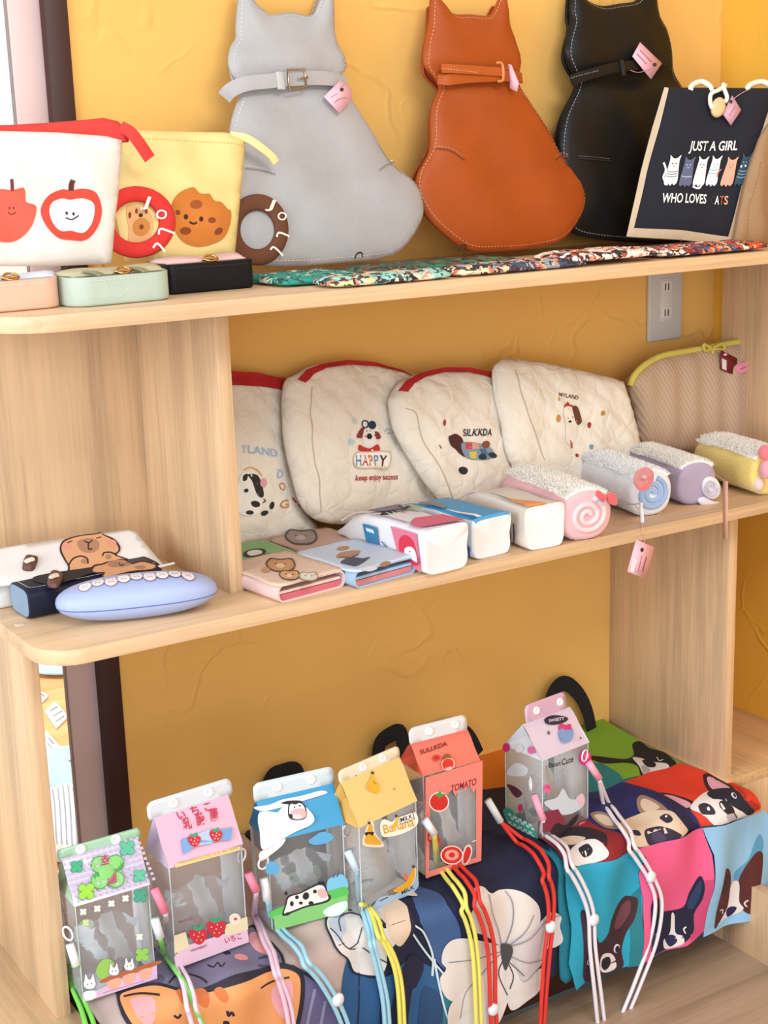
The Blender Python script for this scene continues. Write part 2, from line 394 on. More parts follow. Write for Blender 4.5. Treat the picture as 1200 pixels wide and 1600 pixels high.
# ================================================================== the room
ZT, ZM, ZC, ZC2, ZBAY = -2.54, -37.01, -80.1, -83.0, -106.3       # tops of: upper board, middle board, right and left counters, bay floor
TH, DF = 1.7, 31.07                                               # board thickness and depth
X1, XR, X0, XS = 19.17, 97.27, -5.89, 119.06
WALL = '#e2b05e'; WOOD = '#cfae89'
def S_(o, kind='structure'): o['kind'] = kind; return o
wm = mat(WALL, 'plaster')
S_(box('wall_back', (13.4, 0, -130), (XS+12, 12, 90), wm, bev=0))
S_(box('wall_right', (XS, -240, -130), (XS+12, 0, 90), mat('#dfa838', 'plaster'), bev=0))
S_(box('floor', (-260, -330, -139), (XS, 14, -138), mat('#b89b78', 'woodx'), bev=0))
S_(box('trim_1', (11.1, -.6, -107), (13.9, 2.2, 90), mat('#3a1812', 'satin'), bev=.15))
fr_ = S_(box('window_1', (7.3, 1.0, -107), (11.2, 2.2, 90), mat('#dcc0bc', 'satin'), bev=.2))
box('glazing_bead', (7.15, 1.2, -107), (7.45, 2.0, 90), mat('#8f7f80', 'satin'), fr_, bev=0)
box('glass_pane', (-60, 1.5, -107), (7.3, 1.8, 90), mat('#f2f7f6', 'pane'), fr_, bev=0)
S_(box('wall_beyond', (-140, 190, -138), (190, 196, 130), mat('#dfe8d6', 'satin'), bev=0))

# ------------------------------------------------------------------ fitted shelves
def board(name, xl, xr, z, rad, m, parent, y0=0.0, y1=-DF):
    bm = bmesh.new(); pts = [(xr, y0), (xl, y0)]
    for i in range(13): a = pi+pi/2*i/12; pts.append((xl+rad+rad*cos(a), y1+rad+rad*sin(a)))
    pts.append((xr, y1))
    vs = [bm.verts.new((x, y, z)) for x, y in pts]; f = bm.faces.new(vs)
    r = bmesh.ops.extrude_face_region(bm, geom=[f]); bmesh.ops.translate(bm, verts=[v for v in r['geom'] if isinstance(v, bmesh.types.BMVert)], vec=(0, 0, -TH))
    bmesh.ops.recalc_face_normals(bm, faces=bm.faces)
    e = [e for e in bm.edges if abs(e.verts[0].co.z-e.verts[1].co.z) < .01 and len(e.link_faces) == 2]
    bmesh.ops.bevel(bm, geom=e, offset=.09, segments=2, affect='EDGES', profile=.5)
    return from_bm(name, bm, m, parent)
su = thing('wall_shelf_unit', 'pale maple wall shelving with two long rounded boards and upright dividers', 'shelf', (50, 0, ZC))
wz, wx = mat(WOOD, 'woodz'), mat(WOOD, 'woodx')
board('shelf_board', -7.2, XS, ZT, 6.5, wx, su)
board('shelf_board', -6.0, XS, ZM, 4.6, wx, su)
box('upright_divider', (X1, -23.3, ZM), (X1+1.75, 0, ZT-TH), wz, su, bev=.06)
box('back_panel', (-9, -1.2, ZM), (X1, 0, ZT-TH), wz, su, bev=.05)
box('upright_panel', (X0, -23.3, ZC2), (X0+1.75, 0, ZM-TH), wz, su, bev=.06)
box('upright_panel', (XR, -25.6, ZC), (XR+1.6, 0, ZM-TH), wz, su, bev=.06)
box('end_panel', (XS-1.9, -DF+3, ZM), (XS, -3.4, ZT-TH), wz, su, bev=.06)
pf = Plane((0, 0, ZM), 0, 90); c = pf.uv(30, 976)
box('screw_cap', (c[0]-.5, c[1]-.4, ZM-.05), (c[0]+.5, c[1]+.4, ZM+.06), mat('#e6d3bb', 'satin'), su, bev=.05)

lc = thing('low_counter', 'pale wood counter block under the left end of the shelves', 'counter', (-30, -30, ZBAY))
box('counter_body', (-70, -75, ZBAY-30), (X0+2.5, 0, ZC2-1.7), wz, lc, bev=.05)
box('counter_top', (-70, -75, ZC2-1.7), (X0+2.6, 0, ZC2), mat(WOOD, 'woody'), lc, bev=.03)
rc = thing('low_counter', 'pale wood counter block at the right, carrying the lower upright panel', 'counter', (110, -20, ZBAY))
box('counter_body', (XR-.5, -26.8, ZBAY), (XS, 0, ZC-1.7), wz, rc, bev=.02)
box('counter_top', (XR-.5, -26.8, ZC-1.7), (XS, 0, ZC), mat('#cfa87c', 'woody'), rc, bev=.02)
box('side_board', (XR-.5, -75, ZBAY), (XR+1.3, -26.8, -95), wz, rc, bev=.06)
S_(box('trim_2', (X0+2.6, -75, ZBAY-2), (XS, 0, ZBAY), mat('#ad937b', 'woodx'), bev=.05))  # bay floor: wood toned darker and greyer, its shadow put into the colour
db = thing('display_box', 'dark brown low box under the folded tote bags', 'box', (45, -14, ZBAY))
box('box_body', (X0+3, -25.2, ZBAY+1.2), (XR-.9, -.1, -83.6), mat('#3b211b', 'satin'), db, bev=.15)
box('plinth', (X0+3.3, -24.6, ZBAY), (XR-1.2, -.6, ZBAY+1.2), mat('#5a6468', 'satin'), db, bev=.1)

# power outlet on the back wall
ol = thing('power_outlet', 'white double wall socket under the right end of the top shelf', 'outlet', (107.8, 0, -12))
OX = 104.27
box('cover_plate', (OX, -.75, -18.2), (OX+7, -.02, -6.2), mat('#cfcdc9', 'satin'), ol, bev=.3, seg=3)
box('socket_insert', (OX+2.2, -.9, -15.2), (OX+4.8, -.7, -8.6), mat('#dcdad6', 'satin'), ol, bev=.08)
for zz in (-9.6, -13.6):
    s = box('socket', (OX+2.5, -1.02, zz-1.1), (OX+4.5, -.85, zz+.7), mat('#e3e1dd', 'satin'), ol, bev=.08)
    for dx in (.55, 1.2): box('slot', (OX+2.5+dx-.1, -1.06, zz-.75), (OX+2.5+dx+.1, -1.0, zz+.3), mat('#3a3733', 'satin'), s, bev=0)

# ------------------------------------------------------------------ seen through the window: a second display table
ZD = -92.0
dt = thing('display_table', 'orange wood table beyond the glass, strewn with cards and folded clothes', 'table', (25, 70, -138))
box('table_top', (-40, 16, ZD-3), (95, 175, ZD), mat('#e8a566', 'woodx'), dt, bev=.2)
for lx, ly in ((-36, 20), (90, 20), (-36, 160), (90, 160)): box('leg', (lx-2, ly-2, -138), (lx+2, ly+2, ZD-3), mat('#c98a50', 'woodz'), dt, bev=.1)
flat = Plane((0, 0, ZD), 0, 90)
def card(pts, label, lines, grp=None):
    q = Plane((0, 0, ZD+.25), 0, 90); uv = pxs(q, pts, 0, False); c = q.P([np.mean([p[0] for p in uv])], [np.mean([p[1] for p in uv])], [-.2])[0]
    r = thing('price_card', label, 'card', c, grp)
    puffy('card', q, uv, 0, 0, 1, mat('#f2f6f8', 'satin'), r, res=0, e=.12)
    prints('handwriting', q, r, [('L', '#59606c', .9, l) for l in lines], h0=.16, dh=.002, res=0)
card([(60, 1078), (76, 1088), (66, 1098), (55, 1092)], 'white card lying beyond the glass, topmost and half behind the upright', [[(64, 1084), (70, 1089)]])
card([(86, 1096), (107, 1120), (88, 1139), (70, 1112)], 'white handwritten square card beyond the glass, middle of the three', [[(78, 1112), (90, 1104)], [(82, 1120), (97, 1111)], [(86, 1129), (100, 1119)]])
card([(72, 1142), (97, 1170), (86, 1184), (60, 1160)], 'white handwritten card beyond the glass touching the blue cloth', [[(76, 1153), (84, 1163)], [(74, 1161), (81, 1170)]])
def clothlump(name, label, pts, th, col, extra=None, bumpf=None):
    q = Plane((0, 0, ZD+1.2), 0, 90); uv = pxs(q, pts, 0); c = q.P([np.mean([p[0] for p in uv])], [np.mean([p[1] for p in uv])], [-1.2])[0]
    r = thing(name, label, 'clothing', c); puffy('folded_cloth', q, uv, th, .9, 6, mat(col, 'cloth'), r, res=1.6, e=.2, bump=bumpf)
    if extra: prints('pattern', q, r, extra, h0=.15, res=1.5)
    return r
clothlump('folded_shirt', 'pale blue shirt at the far end of the table beyond the glass', [(40, 1030), (112, 1033), (113, 1050), (80, 1053), (50, 1048)], 3, '#bcd9ee', None, lambda u, v: np.sin(u*.9+v*.4)*.7)
clothlump('folded_shirt', 'light blue folded shirt with a red triangle beyond the glass', [(30, 1190), (85, 1185), (125, 1168), (135, 1235), (80, 1242), (30, 1240)], 3, '#b7d8f2',
          [('P', '#e01830', [(107, 1211), (124, 1204), (124, 1222)]), ], lambda u, v: np.sin(u*.5+v*.7)*.5)
clothlump('striped_shirt', 'white shirt with grey stripes nearest the window frame, beyond the glass', [(30, 1236), (80, 1240), (135, 1236), (150, 1330), (90, 1345), (30, 1330)], 2.5, '#eef1f4',
          [('L', '#9aa3b2', 2.2, [(60+i*8, 1250), (64+i*8, 1290), (66+i*8, 1335)]) for i in range(9)], lambda u, v: np.sin(u*1.5)*.35)

# ================================================================== top shelf
def price_tag(name, label, S, pts, parent_cat='price tag', col='#f3b9c6', strg=None, h=.6, marks=None):
    """a hang tag: S surface it hangs in front of, pts its corners as seen, strg a thread"""
    q = Plane(S.at(pts[0][0], pts[0][1], h)); q.U, q.V, q.N = S.U, S.V, S.N
    uv = pxs(q, pts, 0, False); c = q.P([np.mean([p[0] for p in uv])], [np.mean([p[1] for p in uv])], [0])[0]
    r = thing(name, label, parent_cat, c)
    puffy('tag_card', q, uv, 0, 0, 1, mat(col, 'satin'), r, res=0, e=.03)
    if marks: prints('tag_print', q, r, marks, h0=.05, dh=.005, res=0)
    if strg: tube('thread', [S.at(x, y, h+dh_) for x, y, dh_ in strg], .045, mat('#e8a8b4', 'satin'), r, n=5)
    return r

def buckle_strap(nm, S, parent, pts, wd, col, h, kind='leather'):
    P = [S.at(x, y, hh) for x, y, hh in [(a, b, h[i]) for i, (a, b) in enumerate(pts)]]
    return ribbon(nm, P, [S.N]*len(P), wd, .22, mat(col, kind), parent)

def cat_pack(label, S, outl, neck, depth, col, edge, back, seam, body_split):
    """a cat shaped backpack leaning on the wall"""
    uv = pxs(S, outl, .6, True, 5); c = np.array(uv)
    base = S.P([c[:, 0].mean()], [c[:, 1].min()], [-depth/2])[0]
    r = thing('cat_backpack', label, 'backpack', base, 'cat shaped leather backpacks against the wall')
    m = mat(col, 'leather')
    def nb(u, v):   # soft pinch at the neck and gentle dents
        return -.9*np.exp(-((v-neck)/1.6)**2)+.18*np.sin(u*.5+v*.35)
    sh = S.off(-depth)
    # rear shell and gusset: a slightly smaller outline set back
    q = S.off(-depth*.5); inner = inset(uv, 1.5); puffy('gusset', q, [(a, b) for a, b in inner], .1, .1, .8, mat(back, 'leather'), r, res=1.2, e=depth*.45)
    q2 = S.off(-depth); q2.H = None; puffy('back_panel', q2, [(a, b) for a, b in inset(uv, 1.3)], .1, .1, .8, mat(col, 'leather'), r, res=1.2, e=.18)
    puffy('front_panel', S, uv, 1.15, .1, 6.5, m, r, res=.6, e=.22, bump=nb)
    stitch('edge_stitching', S, r, inset(uv, .55), edge, wd=.09, ln=.34, gap=.2, h=.03, closed=True)
    return r, uv

GREY = [(383,-38),(375,0),(372,38),(372,55),(363,72),(360,92),(364,110),(373,122),(381,135),(377,148),(366,182),(361,215),(356,260),(352,310),(356,360),(375,398),(413,413),(470,414),(527,410),(590,404),(626,392),(651,364),(664,333),(661,305),(648,281),(614,253),(586,207),(558,163),(544,140),(535,122),(543,105),(541,86),(531,68),(526,46),(525,18),(524,0),(518,-38),(503,0),(489,22),(459,17),(425,20),(414,12),(401,0)]
BROWN = [(680,-14),(676,6),(674,33),(667,66),(666,98),(683,120),(690,135),(682,155),(676,180),(675,233),(656,272),(653,299),(670,336),(700,366),(738,390),(790,391),(841,386),(883,373),(911,336),(918,308),(911,280),(883,247),(859,201),(833,161),(817,137),(813,121),(817,93),(808,61),(800,37),(797,10),(790,-14),(775,14),(764,23),(738,21),(712,20),(698,5)]
BLACK = [(900,-32),(895,8),(897,28),(889,58),(887,82),(897,106),(906,120),(902,140),(884,182),(877,219),(878,262),(882,310),(888,345),(905,366),(967,376),(1050,380),(1120,372),(1150,340),(1150,300),(1128,255),(1098,205),(1082,160),(1070,137),(1056,112),(1053,78),(1046,47),(1034,23),(1030,0),(1025,-32),(1012,-14),(997,0),(967,5),(943,8),(922,0),(910,-16)]
Sg = Plane((43, -12.2, ZT+.25), 2, 15); 
Sb = Plane((68, -10.4, ZT+.25), 2, 12)
Sk = Plane((90, -8.6, ZT+.25), 2, 9)
rg, ug = cat_pack('pale grey leather cat shaped backpack with a silver buckle, nearest the window', Sg, GREY, 23.5, 2.0, '#b3b1b2', '#d6d3d3', '#a5a3a4', None, None)
rb, ub = cat_pack('tan brown leather cat shaped backpack between the grey and the black one', Sb, BROWN, 23.5, 2.0, '#ac4e1a', '#d99568', '#7c2418', None, None)
rk, uk = cat_pack('black leather cat shaped backpack half behind the navy tote', Sk, BLACK, 23.5, 2.0, '#0b0b0d', '#8a8d92', '#0a0a0c', None, None)
# side darts
def dart(S, r, pts, col, ecol):
    prints('dart_seam', S, r, [('L', col, 2.2, pts)], h0=.1, res=.4); a = [S.uvh(x, y, .2) for x, y in smo([(x, y-4) for x, y in pts], False)]
    stitch('dart_stitching', S, r, a, ecol, wd=.08, ln=.22, gap=.2, h=.08)
dart(Sg, rg, [(378, 266), (400, 270), (422, 277)], '#8d8b8c', '#dddbdb'); dart(Sg, rg, [(584, 270), (598, 261), (614, 254)], '#8d8b8c', '#dddbdb')
dart(Sb, rb, [(676, 234), (696, 239), (716, 254)], '#7d3310', '#e0a070'); dart(Sb, rb, [(862, 252), (874, 244), (884, 247)], '#7d3310', '#e0a070')
dart(Sk, rk, [(896, 250), (920, 252), (946, 254)], '#0d0d0f', '#6a6c70')
# neck straps
s = buckle_strap('neck_strap', Sg, rg, [(350,152),(362,140),(385,131),(420,127),(452,124),(490,122),(520,124),(541,132)], 1.75, '#b6b3b4', [.5,1.3,1.8,2.0,2.0,1.9,1.6,.8])
ribbon('strap_loop', [Sg.at(436, 113, 2.1), Sg.at(440, 140, 2.2)], [Sg.N]*2, .95, .3, mat('#c6c3c4', 'leather'), rg)
bk = tube('buckle', [Sg.at(x, y, 2.45) for x, y in [(450,109),(476,108),(479,136),(452,141)]], .17, mat('#b9a493', 'metal'), rg, n=8, closed=True, sm=False)
tube('buckle_pin', [Sg.at(466, 123, 2.6), Sg.at(481, 121, 2.6)], .12, mat('#b9a493', 'metal'), bk)
buckle_strap('neck_strap', Sb, rb, [(684,124),(700,125),(725,122),(760,120),(795,119),(815,122)], 1.4, '#b3541c', [1.0,1.7,1.9,2.0,1.7,1.0])
buckle_strap('strap_end', Sb, rb, [(690,107),(715,108),(745,110),(786,113)], 1.15, '#b85a24', [1.9,2.2,2.3,2.2])
stitch('strap_stitching', Plane.of(Sb.at(690,107,2.45), Sb.U, Sb.V), rb, [(0,.0),(2,-.15),(4,-.3),(6,-.5)], '#e8ac80', wd=.08, ln=.26, gap=.2, h=0)
tube('strap_loop', [Sb.at(x, y, 2.4) for x, y in [(776,98),(785,101),(786,124),(778,127)]], .2, mat('#d88a58', 'leather'), rb, closed=False)
buckle_strap('neck_strap', Sk, rk, [(892,126),(915,118),(950,108),(975,104),(1010,99),(1046,94)], 1.4, '#0e0e11', [1.5,1.9,2.1,2.1,1.9,1.2])
stitch('strap_stitching', Plane.of(Sk.at(892,122,2.3), Sk.at(970,101,2.3)-Sk.at(892,122,2.3), Sk.V), rk, [(0,0),(2.5,.05),(5.6,0)], '#9a9ca0', wd=.08, ln=.3, gap=.2, h=0)
ribbon('strap_loop', [Sk.at(971, 94, 2.4), Sk.at(975, 118, 2.4)], [Sk.N]*2, .6, .25, mat('#232326', 'leather'), rk)
# zipper hint on the gusset, small black loops at the feet
for S, r, a in ((Sg, rg, (560, 404)), (Sb, rb, (722, 392))):
    tube('bottom_loop', [S.at(a[0]-6, a[1], .6), S.at(a[0]-2, a[1]-8, .9), S.at(a[0]+5, a[1]-9, .9), S.at(a[0]+6, a[1]-2, .6)], .1, mat('#191919', 'satin'), r, n=6)
PINKP = '#e892a8'
def tagmarks(a, b, c_): return [('L', '#c2657d', 1.3, [a, b]), ('E', '#4a2530', c_[0], c_[1], 2.6, 2.2)]
price_tag('price_tag', 'pink price tag hanging on the neck strap of the grey cat backpack', Sg, [(506,151),(531,126),(549,138),(550,154),(530,177)], h=2.3, strg=[(541,131,0),(536,132,.1),(531,137,.1)],
          marks=[('L', '#c2657d', 1.4, [(523,159),(533,149),(541,152)]), ('L', '#d99', 1.1, [(517,151),(527,144)]), ('E', '#3c2a2c', 533, 140, 3, 3)] if 0 else [('L', '#c2657d', 1.4, [(523,160),(530,155),(540,153)]), ('L', '#d08090', 1.1, [(517,152),(527,146)]), ('E', '#3c2a2c', 534, 140, 3, 3)])
price_tag('price_tag', 'pink price tag seen edge on at the strap of the brown cat backpack', Plane.of(Sb.at(802,112,2.4), (.5,-.85,0), (0,0,1)), [(794,100),(799,101),(811,130),(808,144),(797,138)], h=0, strg=[(790,108,0),(795,104,.1),(797,104,.1)])
price_tag('price_tag', 'pink price tag tied to the strap of the black cat backpack', Sk, [(1000,66),(1034,99),(1017,124),(988,88)], h=2.5, strg=[(985,110,0),(1000,113,.1),(1022,104,.1)],
          marks=[('L', '#c2657d', 1.4, [(1000,78),(1018,97)]), ('L', '#c2657d', 1.4, [(995,84),(1010,100)]), ('E', '#3c2a2c', 1023, 101, 3, 3)])

# ------------------------------------------------------------------ navy tote bag with burlap edges
St = Plane((103, -20.8, ZT+.25), -20, 12)
tt = thing('tote_bag', 'navy tote bag with burlap trim, rope handles and a printed row of cats', 'tote bag', St.P([8], [0], [-4])[0])
T0 = [(1037,137),(1200,138),(1215,139),(1195,205),(1170,262),(1158,310),(1141,383),(1060,375),(978,370),(1000,270),(1018,200)]
uvt = pxs(St, T0, 0, False)
def tb(u, v): return .25*np.sin(u*.5)+.2*np.sin(v*.6+u*.2)
puffy('front_panel', St, uvt, .9, .1, 4, mat('#0c101f', 'cloth'), tt, res=.7, e=.12, bump=tb)
prints('burlap_trim', St, tt, [('P', '#cdb79a', [(1037,137),(1043,138),(1026,203),(1008,272),(989,357),(1060,361),(1135,371),(1152,308),(1163,262),(1188,203),(1199,170),(1203,200),(1195,212),(1170,262),(1158,310),(1141,383),(1060,375),(978,370),(1000,270),(1018,200)])], h0=.12, kind='cloth', res=.5)
def kitty(cx, cy, hgt, wd, col, ln, pat):   # standing print cats, leaning as seen
    k = hgt/50; L = lambda x, y: (cx+x*wd/22+(-y)*.22*k, cy+y*k)
    o = [('S', col, [L(-11,18), L(-9,-5), L(-8,-20), L(-9,-27), L(-3,-22), L(3,-22), L(9,-27), L(8,-18), L(10,0), L(11,18), L(6,24), L(3,21), L(0,25), L(-4,21), L(-8,24)]),
         ('E', ln, *L(-3,-13), 1, 1), ('E', ln, *L(3,-13), 1, 1), ('L', ln, .8, [L(-2,-9), L(0,-8), L(2,-9)])]
    for y in pat: o.append(('L', ln, 1.1, [L(-9, y), L(0, y+1.5), L(9, y)]))
    return o
pr = kitty(1046, 270, 46, 20, '#f3f1ee', '#20242e', [0, 4, 8]) + [('L', '#f3f1ee', 3, [(1037,292),(1032,280),(1036,268),(1033,256)])]
pr += kitty(1069, 272, 46, 20, '#5c6480', '#c9cfe0', [6]) + kitty(1091, 271, 46, 19, '#f3f1ee', '#2a2d36', []) + [('L', '#f3f1ee', 3, [(1077,294),(1088,296),(1094,286)])]
pr += kitty(1112, 270, 46, 18, '#eef0f2', '#7aa0b0', [-4, 2]) + [('L', '#c0623a', 2, [(1118,278),(1120,270),(1124,266)])] + kitty(1136, 271, 44, 19, '#eda98e', '#8c4a3a', [])
pr += kitty(1157, 268, 48, 17, '#23475c', '#9db4c2', [0, 5, 10]) + [('E', '#f0f0f0', 1154, 262, 1.4, 2), ('E', '#f0f0f0', 1161, 261, 1.4, 2)]
pr += [('T', '#f4f2ee', 'JUST A GIRL', (1071,238), (1146,237), 15, (.16,-1)), ('T', '#f4f2ee', 'WHO LOVES', (1028,319), (1098,320), 15, (.16,-1)), ('T', '#2a2233', 'C', (1105,321), (1112,321), 13, (.16,-1)),
       ('T', '#f4f2ee', 'A', (1112,321), (1119,321), 14, (.16,-1)), ('T', '#c8543a', 'T', (1120,321), (1126,321), 14, (.16,-1)), ('T', '#eda98e', 'S', (1127,321), (1133,321), 14, (.16,-1))]
prints('cat_print', St, tt, pr, h0=.14, dh=.012, res=.5)
for pts in ([(1078,142,.1),(1082,133,-.2),(1096,128,-.6),(1108,134,-.2),(1112,143,.1)], [(1166,143,.1),(1172,133,-.2),(1190,128,-.6),(1204,134,-.2),(1208,143,.1)]):
    tube('rope_handle', [St.at(x, y, h) for x, y, h in pts], .42, mat('#efe9df', 'cord'), tt, n=10)
tube('rope_toggle_loop', [St.at(x, y, h) for x, y, h in [(1134,133,.6),(1124,140,1.3),(1111,147,1.5),(1110,162,1.5),(1115,172,1.5)]], .3, mat('#f1ece2', 'cord'), tt, n=10)
tube('rope_toggle_loop', [St.at(x, y, h) for x, y, h in [(1130,131,1.0),(1132,140,1.5),(1136,152,1.6),(1133,160,1.6)]], .3, mat('#f1ece2', 'cord'), tt, n=10)
q = Plane.of(St.at(1122, 167, 1.5), St.U, St.V); bt = puffy('wooden_button', q, pxs(q, el(1122,168,11,16,14), 0, False), .25, .1, .4, mat('#e3c08a', 'satin'), tt, res=.3, e=.15)
price_tag('price_tag', 'dusty pink price tag beside the wooden button of the navy tote', St, [(1144,149),(1158,172),(1142,196),(1129,178)], h=1.5, col='#d7a2b4', strg=[(1172,139,-.5),(1158,146,0),(1144,156,.1)],
          marks=[('L', '#b06a80', 1.3, [(1139,181),(1149,166)]), ('E', '#2c2226', 1142, 159, 2.4, 2.8)])

Sj = Plane((104, -21.6, ZT+.1), 0, 4)
tj = thing('fabric_bag', 'tan woven fabric bag standing at the far right behind the navy tote', 'bag', Sj.P([2], [0], [-1])[0])
puffy('bag_body', Sj, pxs(Sj, [(1225,180),(1205,188),(1188,215),(1172,262),(1160,312),(1147,380),(1151,391),(1200,387),(1265,382),(1268,180)], 0, False), .6, 2.2, 3, mat('#a5825f', 'cloth'), tj, res=.8, e=.2, bump=lambda u, v: .3*np.sin(u*1.3)+.15*np.sin(v*.8))
stitch('side_seam', Sj, tj, [Sj.uvh(x, y, .5) for x, y in [(1164,385),(1170,330),(1186,250)]], '#8a6a4a', wd=.08, ln=.3, gap=.2)

# ------------------------------------------------------------------ zipped canvas pouches with felt ring handles
def ring_handle(S, r, cx, cy, ro, ri, col, h, letters, dims):
    rx, ry = dims; pts = [(cx+ro*rx*cos(t), cy+ro*ry*sin(t)) for t in [2*pi*i/40 for i in range(40)]]
    q = Plane.of(S.at(cx, cy, h), S.U, S.V); V = []; F = []; n = 40; m = 10
    for i in range(n):
        t = 2*pi*i/n; a = np.array(q.uv(cx+ro*rx*cos(t), cy+ro*ry*sin(t))); b = np.array(q.uv(cx+ri*rx*cos(t), cy+ri*ry*sin(t)))
        for j in range(m):
            s = pi*2*j/m; k = .5+.5*cos(s); uv = b+(a-b)*k; V.append(q.P([uv[0]], [uv[1]], [.38*sin(s)])[0])
    for i in range(n):
        for j in range(m): F.append((i*m+j, i*m+(j+1) % m, ((i+1) % n)*m+(j+1) % m, ((i+1) % n)*m+j))
    o = mk('ring_handle', V, F, mat(col, 'cloth'), r)
    q.H = lambda u, v: np.full(len(u), .36)
    prints('ring_letters', q, o, letters, h0=.08, dh=.012, res=.4); return o
Sw = Plane((-12, -20.0, ZT+.25), 3, 8)
pw = thing('canvas_pouch', 'cream canvas pouch with red zip band and two apple patches', 'pouch', Sw.P([14], [0], [-1])[0], 'canvas pouches with felt rings')
uvw = pxs(Sw, [(-70,200),(0,205),(90,207),(165,213),(190,219),(186,290),(180,340),(174,412),(80,416),(0,416),(-75,416)], 0, False)
puffy('pouch_body', Sw, uvw, 1.1, 1.1, 4.5, mat('#f1ebe4', 'cloth'), pw, res=.7, e=.1, bump=lambda u, v: .18*np.sin(u*.7+v*.5)+.12*np.sin(v*1.1))
q = Sw.off(-.35); zb = puffy('zip_band', q, pxs(q, [(-72,200),(-20,197),(30,195),(82,192),(128,188),(160,185),(182,190),(196,202),(200,222),(186,222),(160,216),(90,210),(0,209),(-72,206)], 0, False), .12, .12, .5, mat('#df3f36', 'cloth'), pw, res=.6, e=.3)
ribbon('zip_end_tab', [Sw.at(188,198,-.1), Sw.at(204,207,.5), Sw.at(218,224,.9), Sw.at(234,248,.9)], [Sw.N]*4, 1.35, .25, mat('#de3a33', 'cloth'), pw)
ap = [('S', '#e8604c', [(-40,322),(-30,300),(-5,298),(12,300),(28,296),(32,304),(34,318),(46,322),(50,330),(42,356),(26,374),(8,380),(-15,376),(-34,356)]),
      ('L', '#7a2c38', 5, [(12,301),(11,290),(10,283)]), ('E', '#5a1c20', 9, 327, 1.3, 1.6), ('E', '#5a1c20', 15, 327, 1.3, 1.6), ('L', '#7a2024', 1.6, [(7,333),(12,337),(19,334)]),
      ('S', '#e04a38', [(105,300),(92,298),(72,306),(59,322),(57,338),(66,358),(84,374),(105,377),(126,377),(142,364),(152,342),(152,322),(142,303),(122,297)]),
      ('S', '#efeaf6', [(104,314),(92,312),(76,318),(70,332),(74,350),(86,363),(104,363),(122,366),(134,356),(141,338),(140,320),(124,312)]),
      ('L', '#5a2a24', 8, [(105,300),(105,290),(107,284)]), ('E', '#1f1a1c', 98, 335, 2, 2.6), ('E', '#1f1a1c', 109, 336, 2, 2.6), ('L', '#1f1a1c', 1.8, [(96,342),(104,345),(112,342),(117,338)])]
prints('apple_patch', Sw, pw, ap, h0=.1, dh=.035, kind='cloth')
ring_handle(Sw, pw, 213, 347, 58, 33, '#e0332c', -2.2, [('T', '#fbeeee', 'J', (218,322), (229,324), 17, (.35,-1)), ('T', '#fbeeee', 'O', (240,341), (257,344), 15, (.25,-1)), ('L', '#fbeeee', 3.4, [(246,367),(249,358),(270,365)]), ('L', '#fbeeee', 3.4, [(237,388),(244,381),(256,394)])], (1.06, .97))
Sy = Plane((10, -15.3, ZT+.25), 3, 10)
py = thing('canvas_pouch', 'pale yellow canvas pouch with a cookie patch and brown felt ring', 'pouch', Sy.P([10], [0], [-1])[0], 'canvas pouches with felt rings')
uvy = pxs(Sy, [(195,203),(280,206),(350,207),(383,214),(380,260),(373,330),(366,404),(280,412),(196,408),(180,330)], 0, False)
puffy('pouch_body', Sy, uvy, 1.1, 1.1, 4.5, mat('#f6dd94', 'cloth'), py, res=.7, e=.1, bump=lambda u, v: .2*np.sin(u*.8+v*.4)+.12*np.sin(v*1.2))
stitch('top_seam', Sy, py, [Sy.uvh(x, y, 0) for x, y in [(200,218),(280,222),(350,226),(380,230)]], '#d9b560', wd=.08, ln=.3, gap=.2)
ribbon('zip_end_tab', [Sy.at(360,212,.1), Sy.at(384,216,.5), Sy.at(404,228,.7), Sy.at(424,244,.7), Sy.at(431,254,.6)], [Sy.N]*5, .95, .25, mat('#f7e2a0', 'cloth'), py)
ck = [('S', '#cf7a2a', [(262,352),(262,325),(272,305),(292,296),(302,304),(310,306),(320,306),(328,316),(340,318),(350,328),(356,332),(354,350),(342,374),(320,385),(298,386),(276,376)])]
ck += [('E', '#a24f16', 299, 322, 9, 7), ('E', '#8a3e12', 272, 334, 4, 4), ('E', '#8a3e12', 322, 347, 6, 4.5), ('E', '#8a3e12', 283, 363, 9, 6), ('E', '#8a3e12', 333, 364, 7, 5, -35),
       ('E', '#3c1a0c', 284, 341, 3.4, 4.2), ('E', '#3c1a0c', 306, 345, 3, 4), ('L', '#3c1a0c', 3, [(289,349),(295,352),(300,350)])]
ck += [('S', '#e9b27a', [(194,325),(214,327),(228,336),(230,360),(222,380),(205,390),(198,388),(197,360)]), ('E', '#d08a3e', 214, 357, 12, 14), ('E', '#8a3e12', 198, 338, 2, 5), ('E', '#8a3e12', 207, 332, 2, 4), ('E', '#3c1a0c', 213, 339, 3, 3), ('E', '#8a3e12', 221, 333, 2, 4), ('E', '#8a3e12', 214, 357, 3, 4)]
prints('cookie_patch', Sy, py, ck, h0=.1, dh=.03, kind='cloth')
ring_handle(Sy, py, 402, 359, 50, 27, '#6b3d24', -.6, [('T', '#f4ece2', 'J', (413,325), (424,327), 15, (.4,-1)), ('T', '#f4ece2', 'O', (430,343), (444,346), 13, (.25,-1)), ('L', '#f4ece2', 3, [(430,371),(434,364),(450,370)]), ('L', '#f4ece2', 3, [(420,391),(426,387),(440,400)])], (.98, 1.12))

